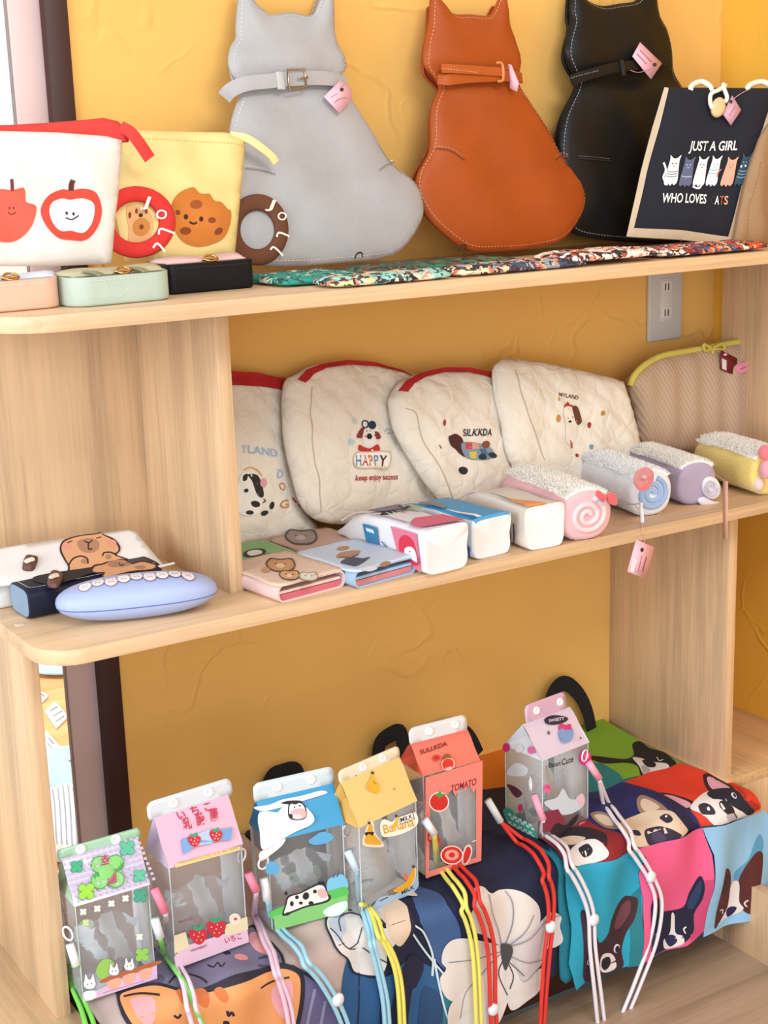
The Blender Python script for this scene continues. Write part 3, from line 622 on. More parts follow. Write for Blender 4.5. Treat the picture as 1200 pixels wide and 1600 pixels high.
# ------------------------------------------------------------------ mini purses lying on their backs
def purse(label, xl, xr, yf, dep, hgt, yaw, col, lid, inside_, clasp, rad=1.6, straps=None):
    a = radians(yaw); o = np.array([xl, yf, ZT+.02]); U = np.array([cos(a), sin(a), 0]); Nn = np.array([-sin(a), cos(a), 0]); w_ = (xr-xl)/cos(a)
    r = thing('mini_purse', label, 'purse', o+U*w_/2+Nn*dep/2, 'mini purses at the shelf end')
    def ring(z, g=0, n=8):
        P = []
        for cx, cy, a0 in ((rad, rad, pi), (w_-rad, rad, 1.5*pi), (w_-.4, dep-.4, 0), (.4, dep-.4, .5*pi)):
            rr = rad if cy == rad else .4
            for i in range(n+1):
                t = a0+pi/2*i/n; P.append(o+U*(cx+(rr-g)*cos(t))+Nn*(cy+(rr-g)*sin(t))+np.array([0, 0, z]))
        return P
    R = [ring(.0, .35), ring(.12, .06), ring(.3, 0), ring(hgt-.15, .02), ring(hgt, .0), ring(hgt+.03, .18), ring(hgt-.12, .32), ring(hgt-.5, .34)]
    n = len(R[0]); V = [p for g in R for p in g]; F = []
    for k in range(len(R)-1):
        for i in range(n): F.append((k*n+i, k*n+(i+1) % n, (k+1)*n+(i+1) % n, (k+1)*n+i))
    F.append(tuple(range(n))[::-1]); mk('purse_body', V, F, mat(col, 'leather'), r, autos=50)
    mk('lining', [p for p in ring(hgt-.45, .3)], [tuple(range(n))], mat(inside_, 'satin'), r)
    q = Plane.of(o+U*(w_*.06)+Nn*(dep*.3)+np.array([0, 0, hgt+.05]), U, Nn+np.array([0, 0, .06]))
    hh = dep*.75; ww = w_*.9
    q.U, q.V = U, (Nn+np.array([0, 0, .06])); q.V = q.V/np.linalg.norm(q.V); q.N = np.cross(q.U, q.V)
    puffy('lid_flap', q, smo([(0, .6), (.8, 0), (ww-.8, 0), (ww, .6), (ww, hh), (0, hh)]), .25, .05, 1, mat(lid, 'leather'), r, res=.6, e=.09, bump=lambda u, v: .1*np.sin(u*.8))
    cx = o+U*(w_*.52)+Nn*(dep*.16)+np.array([0, 0, hgt+.3])
    cl = tube('twist_clasp', [cx+U*.75*cos(t)+Nn*.35*sin(t)+np.array([0, 0, .1+.3*sin(t)]) for t in [2*pi*i/8 for i in range(8)]], .13, mat('#e0a868', 'metal'), r, n=8, closed=True)
    tube('clasp_bar', [cx-U*.95+Nn*.1, cx+U*.95+Nn*.1], .17, mat('#e0a868', 'metal'), cl, n=8)
    for f in (straps or ()):
        c0 = o+U*(w_*f); ribbon('lid_strap', [c0+Nn*.05+np.array([0, 0, hgt+.1]), c0-U*.35+Nn*.9+np.array([0, 0, hgt+.42]), c0-U*1.1+Nn*2.0+np.array([0, 0, hgt+.5])], [(0, 0, 1)]*3, .95, .12, mat('#8d9270', 'leather'), r)
    vv = [(p-o) for p in ring(hgt-.45, -.02)]
    pl = Plane.of(o, U, (0, 0, 1)); pl.N = np.cross(pl.U, pl.V)
    stitch('rim_stitching', pl, r, [(rad, hgt-.4), (w_-rad, hgt-.4)], '#dfe6dc' if col != '#0a0c14' else '#2e3242', wd=.07, ln=.22, gap=.16, h=.06)
    return r
purse('mint green mini purse with olive lid straps and a gold clasp', 2.0, 13.6, -26.6, 5.0, 3.0, 3, '#bccdbf', '#c8c09a', '#2b201c', 1, 2.2, (.28, .72))
purse('peach pink mini purse at the far left end of the shelf', -9.3, 1.8, -24.6, 3.4, 3.1, 1, '#eebfa6', '#dce3ee', '#c9606a', 1, 2.0)
purse('black mini purse with pink flap and gold clasp behind the mint one', 14.9, 25.8, -21.4, 4.6, 3.2, 2, '#0a0c14', '#e9c3bd', '#0a0c14', 1, .9)

# ------------------------------------------------------------------ flat floral pouches along the front of the shelf
def flatpouch(label, pts, z, col, th, loop=None):
    q = Plane((0, 0, ZT+z), 0, 90); uv = pxs(q, pts, 0, True, 3); c = q.P([np.mean([p[0] for p in uv])], [np.mean([p[1] for p in uv])], [-z])[0]
    r = thing('floral_pouch', label, 'pouch', c, 'flat floral pouches on the top shelf')
    puffy('pouch_body', q, uv, th*.6, th*.35, 1.6, mat(col, 'floral'), r, res=.9, e=.18, bump=lambda u, v: .12*np.sin(u*1.1+v))
    stitch('edge_stitching', q, r, inset(uv, .5), '#5a4a44', wd=.07, ln=.3, gap=.25, h=.05, closed=True)
    if loop: tube('zip_pull', [q.at(x, y, h) for x, y, h in loop], .13, mat('#17171a', 'satin'), r, n=6)
    return r
def poly_on(z, xyz): return xyz
def flat_xy(label, xy, z, col, th, loop=None, extra=None):
    q = Plane((0, 0, ZT+z), 0, 90); uv = smo(xy, True, 3); c = (np.mean([p[0] for p in uv]), np.mean([p[1] for p in uv]), ZT)
    r = thing('floral_pouch', label, 'pouch', c, 'flat floral pouches on the top shelf')
    puffy('pouch_body', q, uv, th*.6, th*.3, 1.6, mat(col, 'floral'), r, res=.9, e=.16, bump=lambda u, v: .1*np.sin(u*1.1+v))
    stitch('edge_stitching', q, r, inset(uv, .5), '#5a4a44', wd=.07, ln=.3, gap=.25, h=.05, closed=True)
    if loop: tube('zip_pull', [q.at(x, y, h) for x, y, h in loop], .13, mat('#17171a', 'satin'), r, n=6)
    return r
def rr(x0, x1, y0, y1, k=1.2): return [(x0+k, y0), ((x0+x1)/2, y0-.1), (x1-k, y0), (x1, y0+k), (x1, y1-k), (x1-k, y1), ((x0+x1)/2, y1), (x0+k, y1), (x0, y1-k), (x0, y0+k)]
flat_xy('teal floral pouch lying behind the mint one at the feet of the grey cat', rr(27.5, 38.5, -24.5, -14.5), .5, '#2b7d72', .7)
flat_xy('mint green floral pouch with bird print at the front edge below the grey cat', rr(30.5, 46.5, -30.6, -25), .5, '#7fb5a8', .9)
flat_xy('dark green floral pouch lying between the grey and brown cats', rr(40.5, 62, -23.6, -14.6), .5, '#3c6b50', .8, [(545,404,.3),(552,402,.6),(562,398,.7),(566,390,.6),(572,392,.6),(570,400,.5)])
flat_xy('navy and peach floral pouch at the front edge below the brown cat', rr(47.5, 67.0, -30.4, -25), .5, '#303550', .9)
flat_xy('cream and black patterned pouch lying half on the shelf front below the black cat', rr(64.5, 79.0, -30.4, -22), .95, '#e8dccb', .8)
flat_xy('red and orange floral pouch in front of the navy tote', rr(79.8, 98.5, -30.2, -22.8), .6, '#c05030', .8, [(1052,376,.2),(1055,372,.6),(1062,371,.7),(1064,377,.5)])

# ================================================================== middle shelf, left bay: glasses cases
def supere(name, c, ax, a, b, cz, m, parent, p1=2.4, p2=2.2, n=48, k=20):
    ax = np.array(ax, float); ax /= np.linalg.norm(ax); ay = np.cross([0, 0, 1.], ax); V = []; F = []
    sg = lambda x, p: np.sign(x)*abs(x)**p
    for i in range(k+1):
        ph = -pi/2+pi*i/k
        for j in range(n):
            t = 2*pi*j/n; V.append(np.array(c)+ax*a*sg(cos(ph), 2/p2)*sg(cos(t), 2/p1)+ay*b*sg(cos(ph), 2/p2)*sg(sin(t), 2/p1)+np.array([0, 0, cz*sg(sin(ph), 2/p2)]))
    for i in range(k):
        for j in range(n): F.append((i*n+j, i*n+(j+1) % n, (i+1)*n+(j+1) % n, (i+1)*n+j))
    return mk(name, V, F, m, parent)
zt_ = ZM
# white case with a sloping lid
Sc = Plane((0, -12.6, ZM+3.5), 0, 66)
gw = thing('glasses_case', 'white glasses case with a capybara print, behind the navy one', 'glasses case', (2, -9, ZM), 'glasses cases in the left bay')
uvc = pxs(Sc, [(-70,924),(20,913),(60,906),(150,896),(254,884),(236,862),(212,833),(203,829),(100,843),(0,858),(-75,868)], 0, False)
puffy('lid', Sc, uvc, .08, .1, .8, mat('#efecea', 'leather'), gw, res=.9, e=.22)
box('case_body', (-13, -12.4, ZM), (14.0, -6.6, ZM+3.1), mat('#e9e5e2', 'leather'), gw, bev=.5, seg=3)
K = '#3a1f1a'; CP = '#dfa77c'; CN = '#b08468'
prints('capybara_print', Sc, gw, [('S', K, [(93,862),(97,849),(112,842),(130,838),(150,836),(156,834),(162,838),(178,845),(187,856),(187,864),(182,870),(196,875),(210,884),(150,900),(108,904),(106,888),(99,876)]),
    ('S', CP, [(96,862),(99,851),(113,844),(130,840),(150,838),(157,836),(162,840),(176,847),(184,857),(184,864),(178,870),(192,876),(205,884),(150,897),(111,901),(109,888),(102,876)]),
    ('E', '#e59a80', 104, 856, 8, 5, -10), ('E', '#e59a80', 174, 852, 8, 6, 10), ('S', CN, [(120,852),(126,846),(142,844),(154,850),(153,861),(142,867),(127,864)]), ('L', K, 2, [(131,848),(138,851),(144,847)]), ('L', K, 2, [(138,851),(138,861),(144,860)]),
    ('L', K, 1.6, [(105,851),(113,848)]), ('L', K, 1.6, [(150,844),(158,842)]), ('L', K, 2.4, [(107,886),(114,876),(126,872),(136,876),(137,884)]), ('E', CN, 131, 880, 5, 4), ('L', K, 2.4, [(160,872),(162,867),(172,866),(180,869)]), ('E', CN, 169, 873, 5, 4)], h0=.12, res=.5)
def wafer(S, r, cx, cy, h):
    q = S.off(h); o = puffy('wafer_charm', q, pxs(q, [(cx-11,cy+8),(cx-6,cy-9),(cx+4,cy-10),(cx+13,cy-7),(cx+11,cy+3),(cx+6,cy+11),(cx-4,cy+12)], 0), .35, .1, .8, mat('#6d4a40', 'leather'), r, res=.3, e=.15)
    prints('cream_stripe', q, o, [('S', '#efe2cf', [(cx-9,cy+1),(cx-2,cy-2),(cx+6,cy-3),(cx+8,cy+1),(cx+2,cy+4),(cx-5,cy+6)])], h0=.06, res=.25)
wafer(Sc, gw, 46, 879, .45)
# navy case
gn = thing('glasses_case', 'navy blue glasses case with a capybara print and pale blue end', 'glasses case', (5, -16, ZM), 'glasses cases in the left bay')
A = np.array([-3.1, -18.8, ZM]); Un = np.array([.998, .05, 0]); Vn = np.array([-.05, .998, 0])
def xsec(t, w_, h_, n=28, p=4.2):
    out = []
    for i in range(n):
        a = 2*pi*i/n; out.append((w_/2*(1+np.sign(cos(a))*abs(cos(a))**(2/p)), h_/2*(1+np.sign(sin(a))*abs(sin(a))**(2/p))))
    return out
V = []; F = []; ns = 28; L_ = 16.4
for k, (t, s_) in enumerate([(0, .94), (.12, 1), (L_-.12, 1), (L_, .94)]):
    for a, b in xsec(t, 5.6, 3.5, ns): V.append(A+Un*t+Vn*(2.8+(a-2.8)*s_)+np.array([0, 0, 1.76+(b-1.75)*s_]))
for k in range(3):
    for i in range(ns): F.append((k*ns+i, k*ns+(i+1) % ns, (k+1)*ns+(i+1) % ns, (k+1)*ns+i))
F += [tuple(range(ns))[::-1], tuple(3*ns+i for i in range(ns))]
mk('case_body', V, F, mat('#141a30', 'leather'), gn, autos=50)
e_ = [A+Un*-.03+Vn*(2.8+(a-2.8)*.9)+np.array([0, 0, 1.76+(b-1.75)*.9]) for a, b in xsec(0, 5.6, 3.5, ns)]
mk('end_cap', e_+[p+Un*.1 for p in e_], [tuple(range(ns))[::-1]]+[(i, (i+1) % ns, ns+(i+1) % ns, ns+i) for i in range(ns)], mat('#8ea6be', 'leather'), gn, autos=40)
Sn = Plane.of(A+np.array([0, 0, 3.52]), Un, Vn)
stitch('lid_stitching', Sn, gn, [(L_-.6, .7), (1.0, .7), (.5, 1.2), (.5, 4.6)], '#cfd3dd', wd=.12, ln=.5, gap=.08, h=.05)
prints('capybara_print', Sn, gn, [('S', '#1c1c22', [(60,910),(50,905),(64,898),(130,888),(150,888),(140,896),(90,912)])]+[('S', K, [(141,893),(146,883),(160,880),(176,874),(196,874),(205,880),(222,876),(238,880),(246,884),(240,890),(205,894),(180,900),(158,904),(160,896),(150,896)]),
    ('S', CP, [(145,892),(149,885),(162,882),(177,876),(195,876),(204,882),(222,878),(236,881),(243,884),(236,889),(205,892),(180,898),(162,901),(164,894),(152,894)]),
    ('S', CN, [(168,882),(176,877),(192,877),(205,881),(196,885),(176,886)]), ('L', K, 1.6, [(186,879),(188,883),(194,882)]), ('E', CN, 219, 886, 9, 3), ('P', '#f0f0ee', [(246,884),(272,878),(274,881),(250,887)])], h0=.07, res=.5)
wafer(Sn, gn, 85, 905, .3)
# periwinkle clam-shell case
tl = pick(88, 950, 'Z', ZM+2.0); tr = pick(341, 922, 'Z', ZM+2.0)
axv = tr-tl; La = np.linalg.norm(axv)/2; cc = (tl+tr)/2; cc[2] = ZM+2.35; cc[1] += .3
gp = thing('glasses_case', 'periwinkle blue hard shell glasses case with white cats on the lid, frontmost', 'glasses case', (cc[0], cc[1], ZM), 'glasses cases in the left bay')
LA = '#a9b8e2'
supere('shell', cc, axv, La, 3.5, 2.35, mat(LA, 'satin'), gp, 2.5, 2.2)
axn = axv/np.linalg.norm(axv); ayn = np.cross([0, 0, 1.], axn); sg = lambda x, p: np.sign(x)*abs(x)**p
tube('lid_seam', [cc+np.array([0, 0, -.35])+axn*(La*.99)*sg(cos(t), .8)+ayn*3.48*sg(sin(t), .8) for t in [2*pi*i/60 for i in range(60)]], .06, mat('#5d70a8', 'satin'), gp, n=6, closed=True, sm=False)
Sp = Plane.of(cc, axn, ayn)
Sp.H = lambda u, v: 2.35*np.power(np.clip(1-(np.abs(u/La)**2.5+np.abs(v/3.5)**2.5)**(2.2/2.5), 0, 1), 1/2.2)
Sp2 = Sp
class Dome:
    H = None
    def uvh(s, x, y, h): return (x, y)
    def hs(s, u, v): return Sp.H(u, v)
    def P(s, u, v, h): return Sp.P(u, v, h)
ps = []
for i in range(9):
    u = -5.6+i*1.4; v = .25*sin(i*2.1)-.9; c_ = ['#f3f1f4', '#e6e8f2', '#f2e4ea'][i % 3]
    ps += [('E', '#a77486', u, v, .76, 1.0), ('E', c_, u, v, .67, .9), ('P', c_, [(u-.5, v+.35), (u-.48, v+.95), (u-.05, v+.6)]), ('P', c_, [(u+.5, v+.35), (u+.48, v+.95), (u+.05, v+.6)]), ('E', '#7b5362', u-.2, v+.25, .07, .07), ('E', '#7b5362', u+.2, v+.25, .07, .07), ('L', '#b0788a', .1, [(u-.35, v-.3), (u, v-.1), (u+.35, v-.3)])]
prints('cat_row_print', Dome(), gp, ps, h0=.05, dh=.006, res=.3)

# ================================================================== quilted bags
def quilt(label, S, outl, band, marks, seam=None, tf=1.4, tb=.7, crease=None, nb=None):
    uv = pxs(S, outl, .5, True, 5); a = np.array(uv)
    r = thing('quilted_bag', label, 'cosmetic bag', S.P([a[:, 0].mean()], [a[:, 1].min()], [0])[0], 'quilted cotton bags in the middle bay')
    puffy('bag_body', S, uv, tf, tb, 4.5, mat('#ece3d4', 'quilt'), r, res=.7, e=.2, bump=nb or (lambda u, v: .25*np.sin(u*.9+v*.3)*np.sin(v*.7)+.1*np.sin(u*2.1+v*1.7)))
    if band: prints('zip_band', S, r, [('P', '#b81f24', band)], h0=.14, res=.5, kind='cloth')
    if seam: prints('side_seam', S, r, [('L', '#c9b79c', 1.6, seam)], h0=.05, res=.4, kind='cloth')
    if marks: prints('embroidery', S, r, marks, h0=.1, dh=.015, res=.5, kind='cloth')
    return r
BL, DBL = '#a9bcd6', '#2b2523'
S1 = Plane((30, -6.6, ZM+.3), 4, 11)
quilt('quilted cream bag with a spotted puppy, partly behind the upright divider', S1, [(300,590),(340,586),(400,586),(440,596),(448,640),(454,700),(474,790),(498,835),(400,852),(310,860)],
  [(300,584),(350,580),(400,583),(446,593),(446,612),(400,605),(350,603),(300,605)],
  [('T', BL, 'LAND', (380,708), (424,715), 12, (-.1,-1)), ('T', BL, 'Y', (370,708), (378,708), 12, (-.1,-1)), ('T', BL, 'D', (424,747), (434,747), 13), ('T', '#d9826a', 'O', (428,765), (439,767), 12), ('T', '#cf8a50', 'G', (428,795), (442,793), 13), ('L', '#c0403a', 3, [(450,778),(456,786)]), ('E', '#c0403a', 461, 790, 2, 2),
   ('L', '#dcae72', 2.4, [(372,735),(382,731),(392,735),(399,744)]), ('S', '#f0ece4', [(366,744),(378,738),(390,742),(396,756),(392,770),(398,784),(395,800),(380,806),(364,800),(362,768)]),
   ('S', DBL, [(378,742),(390,742),(396,750),(401,768),(400,777),(393,776),(388,766),(384,752)]), ('S', DBL, [(370,744),(378,741),(376,750),(370,752)]), ('E', DBL, 376, 767, 3, 3), ('E', '#e0a0a8', 401, 755, 5, 7), ('E', DBL, 390, 788, 7, 5, 20), ('E', DBL, 415, 790, 4, 6, 20), ('E', DBL, 380, 801, 6, 3.4), ('E', DBL, 404, 802, 6, 4, -20), ('L', DBL, 1.5, [(401,780),(404,783),(400,786)])])
S2 = Plane((45, -8.8, ZM+.3), 5, 13)
quilt('quilted cream bag with red zip band and a dog above the word HAPPY', S2, [(446,602),(466,584),(500,568),(560,566),(616,574),(660,590),(676,620),(672,680),(678,740),(700,790),(660,808),(560,818),(505,815),(474,790),(458,740),(446,680)],
  [(459,594),(476,578),(500,569),(540,563),(580,566),(625,578),(645,590),(625,583),(580,573),(540,571),(505,576),(484,586),(469,600)],
  [('S', '#8a2f2a', [(548,684),(552,672),(560,670),(562,682),(556,686)]), ('S', '#8a2f2a', [(574,676),(580,678),(583,686),(577,688),(571,682)]), ('S', '#e9e2da', [(557,676),(561,670),(569,670),(574,678),(575,692),(567,700),(560,698),(556,688)]),
   ('E', '#1d1a1c', 565.5, 683.5, 4.2, 4.6), ('L', '#20304a', 2, el(560.5,664.5,4.6,5.6)[:]+[(565,664)]), ('L', '#20304a', 2, el(570.5,666,4.6,5.6)+[(575,666)]), ('E', '#1d1a1c', 562.5, 675, 1, 1), ('E', '#1d1a1c', 567.5, 675, 1, 1),
   ('S', '#c22a2e', [(553,696),(560,700),(568,702),(577,696),(581,701),(580,706),(566,708),(551,705)]), ('E', '#f3ece4', 560, 703, 1.4, 1.2), ('E', '#f3ece4', 571, 705, 1.4, 1.2),
   ('S', '#d7c0a4', [(545,709),(566,707),(588,706),(600,708),(601,722),(596,735),(580,734),(545,732)]), ('S', '#f6f0e8', [(546,711),(566,709),(588,708),(598,710),(598,722),(594,732),(580,731),(547,730)]),
   ('T', '#5f86a8', 'H', (546,729), (554,729), 17), ('T', '#c9302e', 'A', (555,729), (564,729), 17), ('T', '#cf7a36', 'P', (565,729), (572,729), 17), ('T', '#6f9ab8', 'P', (574,729), (581,729), 17), ('T', '#6b1f26', 'Y', (582,729), (594,730), 17),
   ('T', '#b5323a', 'keep enjoy success', (546,752), (612,750), 9), ('L', '#b9c9dc', 1.2, [(538,660),(543,656),(546,661),(540,663)]), ('S', '#bcd6ea', [(534,690),(539,687),(545,690),(543,696),(536,696)]), ('L', '#b5b5c2', 1.2, [(590,676),(596,672),(606,677),(594,679)])],
  seam=[(478,606),(476,640),(480,700),(488,750),(494,800)])
S3 = Plane((61, -10.9, ZM+.3), 4, 15)
quilt('quilted cream bag with a dachshund in a patchwork coat', S3, [(610,630),(616,612),(632,594),(680,578),(740,578),(776,592),(800,640),(805,700),(800,790),(740,800),(705,792),(672,760),(640,712),(618,670)],
  [(617,612),(630,596),(655,583),(690,575),(730,575),(768,583),(790,600),(765,592),(728,583),(690,583),(660,590),(640,601),(630,614)],
  [('E', '#a8262a', 683.5, 663, 2, 5), ('L', '#7c2a2a', 1.5, [(676,697),(679,703)]), ('S', '#4e201f', [(688,686),(695,682),(702,680),(711,686),(714,696),(713,706),(716,716),(708,712),(700,704),(692,698)]),
   ('S', '#7d97a8', [(712,694),(735,694),(754,700),(764,714),(750,720),(724,720),(713,712)]), ('P', '#c5434a', [(716,694),(726,694),(726,704),(717,704)]), ('P', '#e0a08c', [(726,694),(737,694),(738,703),(726,704)]), ('P', '#d8b84a', [(722,708),(732,708),(732,719),(723,718)]), ('P', '#46708c', [(738,704),(748,703),(754,712),(740,714)]),
   ('E', '#8a4a36', 748, 697, 6, 6), ('E', '#2a3038', 742, 716, 7, 5), ('E', '#2a3038', 760, 713, 7, 4, 20), ('E', '#2a2420', 714, 737, 7, 6, 20), ('T', '#2a2420', 'SILKKDA', (714,683), (757,683), 11, (.1,-1))],
  seam=[(624,640),(640,650),(652,690),(676,730),(706,790)])
S4 = Plane((74, -12.4, ZM+.3), 0, 15)
quilt('quilted cream bag without red band, with a brown eared puppy and dots', S4, [(773,580),(782,565),(800,560),(860,567),(930,583),(970,594),(980,606),(1002,688),(1000,730),(930,770),(840,760),(798,716),(786,660),(776,620)],
  None, [('T', '#7a4640', 'MYLAND', (864,621), (892,627), 6), ('S', '#b23a30', [(870,636),(874,632),(877,630),(880,634),(884,635),(886,640),(872,642)]), ('S', '#eee4d8', [(870,640),(886,640),(890,660),(888,690),(876,694),(872,668)]), ('S', '#6b3c2c', [(884,638),(892,637),(898,648),(899,660),(892,666),(886,656)]),
   ('E', '#2a1f1c', 879, 661, 2.6, 2), ('E', '#2a1f1c', 876, 656, 1, 1), ('E', '#2a1f1c', 883, 654, 1, 1), ('L', '#b5543a', 3, [(880,690),(884,695),(884,702)]), ('E', '#c98a4a', 861, 656, 3, 6), ('E', '#c9a04a', 863, 626, 1.6, 3), ('E', '#a8262a', 911, 666, 3, 5, 15), ('E', '#b98a3a', 930, 648, 3, 4), ('E', '#7d97a8', 913, 700, 3, 4), ('E', '#a8262a', 892, 713, 3, 3)],
  seam=[(796,580),(806,620),(822,670),(842,720)])

# ribbed beige bag with yellow zip
Sq = Plane((96, -7.6, ZM+.3), 0, 3)
OQ = [(984,603),(996,582),(1022,562),(1060,550),(1110,541),(1160,533),(1198,530),(1206,560),(1206,700),(1150,712),(1060,706),(1004,700),(994,650)]
uvq = pxs(Sq, OQ, 0, True, 4)
cq = thing('cosmetic_bag', 'beige ribbed cotton bag with a yellow zip at the right end', 'cosmetic bag', Sq.P([8], [0], [0])[0])
puffy('bag_body', Sq, uvq, 1.6, 4.0, 5, mat('#c8ab90', 'rib'), cq, res=.8, e=.25, bump=lambda u, v: .22*np.sin(u*1.4))
tube('yellow_zip', [Sq.at(x, y, .35) for x, y in [(984,603),(992,586),(1008,570),(1034,556),(1070,549),(1112,542),(1155,534),(1200,530)]], .5, mat('#dfd264', 'cloth'), cq, n=8)
bw = tube('zip_bow', [Sq.at(x, y, 1.1) for x, y in [(1112,545),(1100,538),(1102,548),(1114,544),(1128,537),(1131,546),(1116,546),(1112,556)]], .26, mat('#d8ca58', 'satin'), cq, n=7)
price_tag('price_tag', 'dark red tag with white barcode patch on the ribbed beige bag', Sq, [(1126,547),(1152,560),(1151,588),(1125,577)], h=1.9, col='#7c1020', strg=[(1116,548,-.6),(1121,549,0),(1127,550,.1)],
  marks=[('P', '#efe6e6', [(1128,560),(1135,563),(1135,579),(1128,576)]), ('E', '#e7c7cc', 1133, 554, 3, 2)])
q = Sq.off(1.9)
pc = thing('pink_charm', 'pink ribbon charm beside the dark red tag', 'charm', q.at(1165, 575, 0))
puffy('charm_body', q, pxs(q, [(1150,572),(1160,566),(1172,564),(1183,568),(1188,573),(1180,578),(1172,577),(1162,583),(1152,584)], 0), .3, .2, .6, mat('#e88ea6', 'plush'), pc, res=.35, e=.1)
prints('charm_face', q, pc, [('E', '#3a2024', 1174, 571, 1.2, 1.2), ('E', '#3a2024', 1180, 572, 1.2, 1.2), ('L', '#c2506a', 1.4, [(1154,577),(1164,572)])], h0=.1, res=.2)

# ================================================================== fold-over wallets at the front of the shelf
def wallet(label, A, yaw, w_, d, h, colo, colin, top, marks):
    a = radians(yaw); U = np.array([cos(a), sin(a), 0]); Nn = np.array([-sin(a), cos(a), 0]); o = np.array([A[0], A[1], ZM+.02])
    r = thing('wallet', label, 'wallet', o+U*w_/2+Nn*d/2, 'fold-over wallets on the middle shelf')
    def shell(nm, prof, y0, y1, m, par):
        V = []; F = []; n = len(prof)
        for y in (y0, y1):
            for u, z in prof: V.append(o+U*u+Nn*y+np.array([0, 0, z]))
        for i in range(n): F.append((i, (i+1) % n, n+(i+1) % n, n+i))
        return V, F, n
    def loop(x0, x1, z0, z1, rad, n=6):
        P = []
        for cx, cz, a0 in ((x0+rad, z0+rad, pi), (x1-rad, z0+rad, 1.5*pi), (x1-rad, z1-rad, 0), (x0+rad, z1-rad, .5*pi)):
            for i in range(n+1): t = a0+pi/2*i/n; P.append((cx+rad*cos(t), cz+rad*sin(t)))
        return P
    out = loop(0, w_, 0, h, h*.42); inn = loop(.22, w_-.22, .2, h-.2, h*.3)
    n = len(out); V = []; F = []
    for y in (0, d):
        V += [o+U*u+Nn*y+np.array([0, 0, z]) for u, z in out]; V += [o+U*u+Nn*y+np.array([0, 0, z]) for u, z in inn]
    for i in range(n):
        j = (i+1) % n; F += [(i, j, 2*n+j, 2*n+i), (n+j, n+i, 3*n+i, 3*n+j), (j, i, n+i, n+j), (2*n+i, 2*n+j, 3*n+j, 3*n+i)]
    mk('cover', V, F, mat(colo, 'leather'), r, autos=40)
    box2 = []
    for k, (z0, z1) in enumerate(((.22, h*.42), (h*.47, h*.62))):
        P = loop(.4, w_-.5, z0, z1, min(.18, (z1-z0)*.45), 3); m_ = len(P); Vv = [o+U*u+Nn*.28+np.array([0, 0, z]) for u, z in P]+[o+U*u+Nn*(d-.2)+np.array([0, 0, z]) for u, z in P]
        mk('inner_leaf', Vv, [tuple(range(m_))[::-1], tuple(range(m_, 2*m_))]+[(i, (i+1) % m_, m_+(i+1) % m_, m_+i) for i in range(m_)], mat(colin if k == 0 else colo, 'leather'), r, autos=40)
    S = Plane.of(o+np.array([0, 0, h+.02]), U, Nn)
    fl = puffy('flap', S, smo([(.1, 0), (w_*.5, -.05), (w_-.8, .05), (w_-.25, .7), (w_-.2, d*.5), (w_-.3, d-.6), (w_-.9, d-.1), (w_*.5, d), (.4, d-.1), (.1, d*.5)]), .05, 0, .6, mat(top, 'leather'), r, res=.7, e=.1)
    stitch('flap_stitching', S, r, [(.35, .4), (w_-1, .4), (w_-.6, .9), (w_-.6, d-.9), (w_-1, d-.45), (.5, d-.4)], '#f5eee8', wd=.08, ln=.25, gap=.15, h=.04)
    prints('flap_print', S, fl, marks, h0=.05, res=.5); return r
def beastie(cx, cy, s, c1, c2, dk):   # a small round cartoon animal lying on a flap
    return [('S', dk, [(cx-s*1.15,cy),(cx-s*.8,cy-s*.52),(cx,cy-s*.45),(cx+s*.9,cy-s*.5),(cx+s*1.2,cy+s*.1),(cx+s*.7,cy+s*.55),(cx-s*.5,cy+s*.52)]), ('S', c1, [(cx-s,cy),(cx-s*.7,cy-s*.42),(cx,cy-s*.35),(cx+s*.8,cy-s*.4),(cx+s*1.05,cy+s*.1),(cx+s*.6,cy+s*.44),(cx-s*.45,cy+s*.42)]),
            ('E', c2, cx, cy+s*.08, s*.35, s*.18), ('E', dk, cx-s*.35, cy-s*.08, 1.4, 1), ('E', dk, cx+s*.38, cy-s*.05, 1.4, 1)]
TC = '#6b4a3a'
wallet('green wallet with a black and white animal, farthest back on the left by the divider', (22.3, -18.2), 3, 9.2, 8.6, 1.5, '#b9d2a8', '#dfe5d2', '#8fbf80', [('S', '#3a3436', [(380,866),(392,860),(410,859),(416,864),(405,870),(385,872)]), ('S', '#f3f1ee', [(386,865),(396,861),(408,862),(408,867),(392,870)]), ('S', '#5c9a54', [(412,868),(428,866),(440,872),(424,876)])])
wallet('dusty pink wallet with a grey sketched animal, behind the blue one', (32.0, -18.8), 4, 9.4, 9.2, 1.4, '#c9a49c', '#d9b2ac', '#cdab9d', beastie(470, 840, 22, '#a39690', '#c9bdb4', '#5a4d4c'))
wallet('peach pink wallet with ginger animals, nearest the divider at the front', (21.6, -30.4), 7, 9.6, 11.6, 2.1, '#f0cfcb', '#d8707c', '#e6c9b4', beastie(438, 884, 20, '#c9986a', '#e8c8a0', TC)+beastie(452, 900, 14, '#d8a878', '#eed0b0', TC)+beastie(482, 902, 13, '#e8e2d0', '#f0ece0', '#a89878')+[('E', '#c9986a', 415, 892, 7, 4), ('L', '#a88a6a', 1.5, [(455,886),(462,889)])])
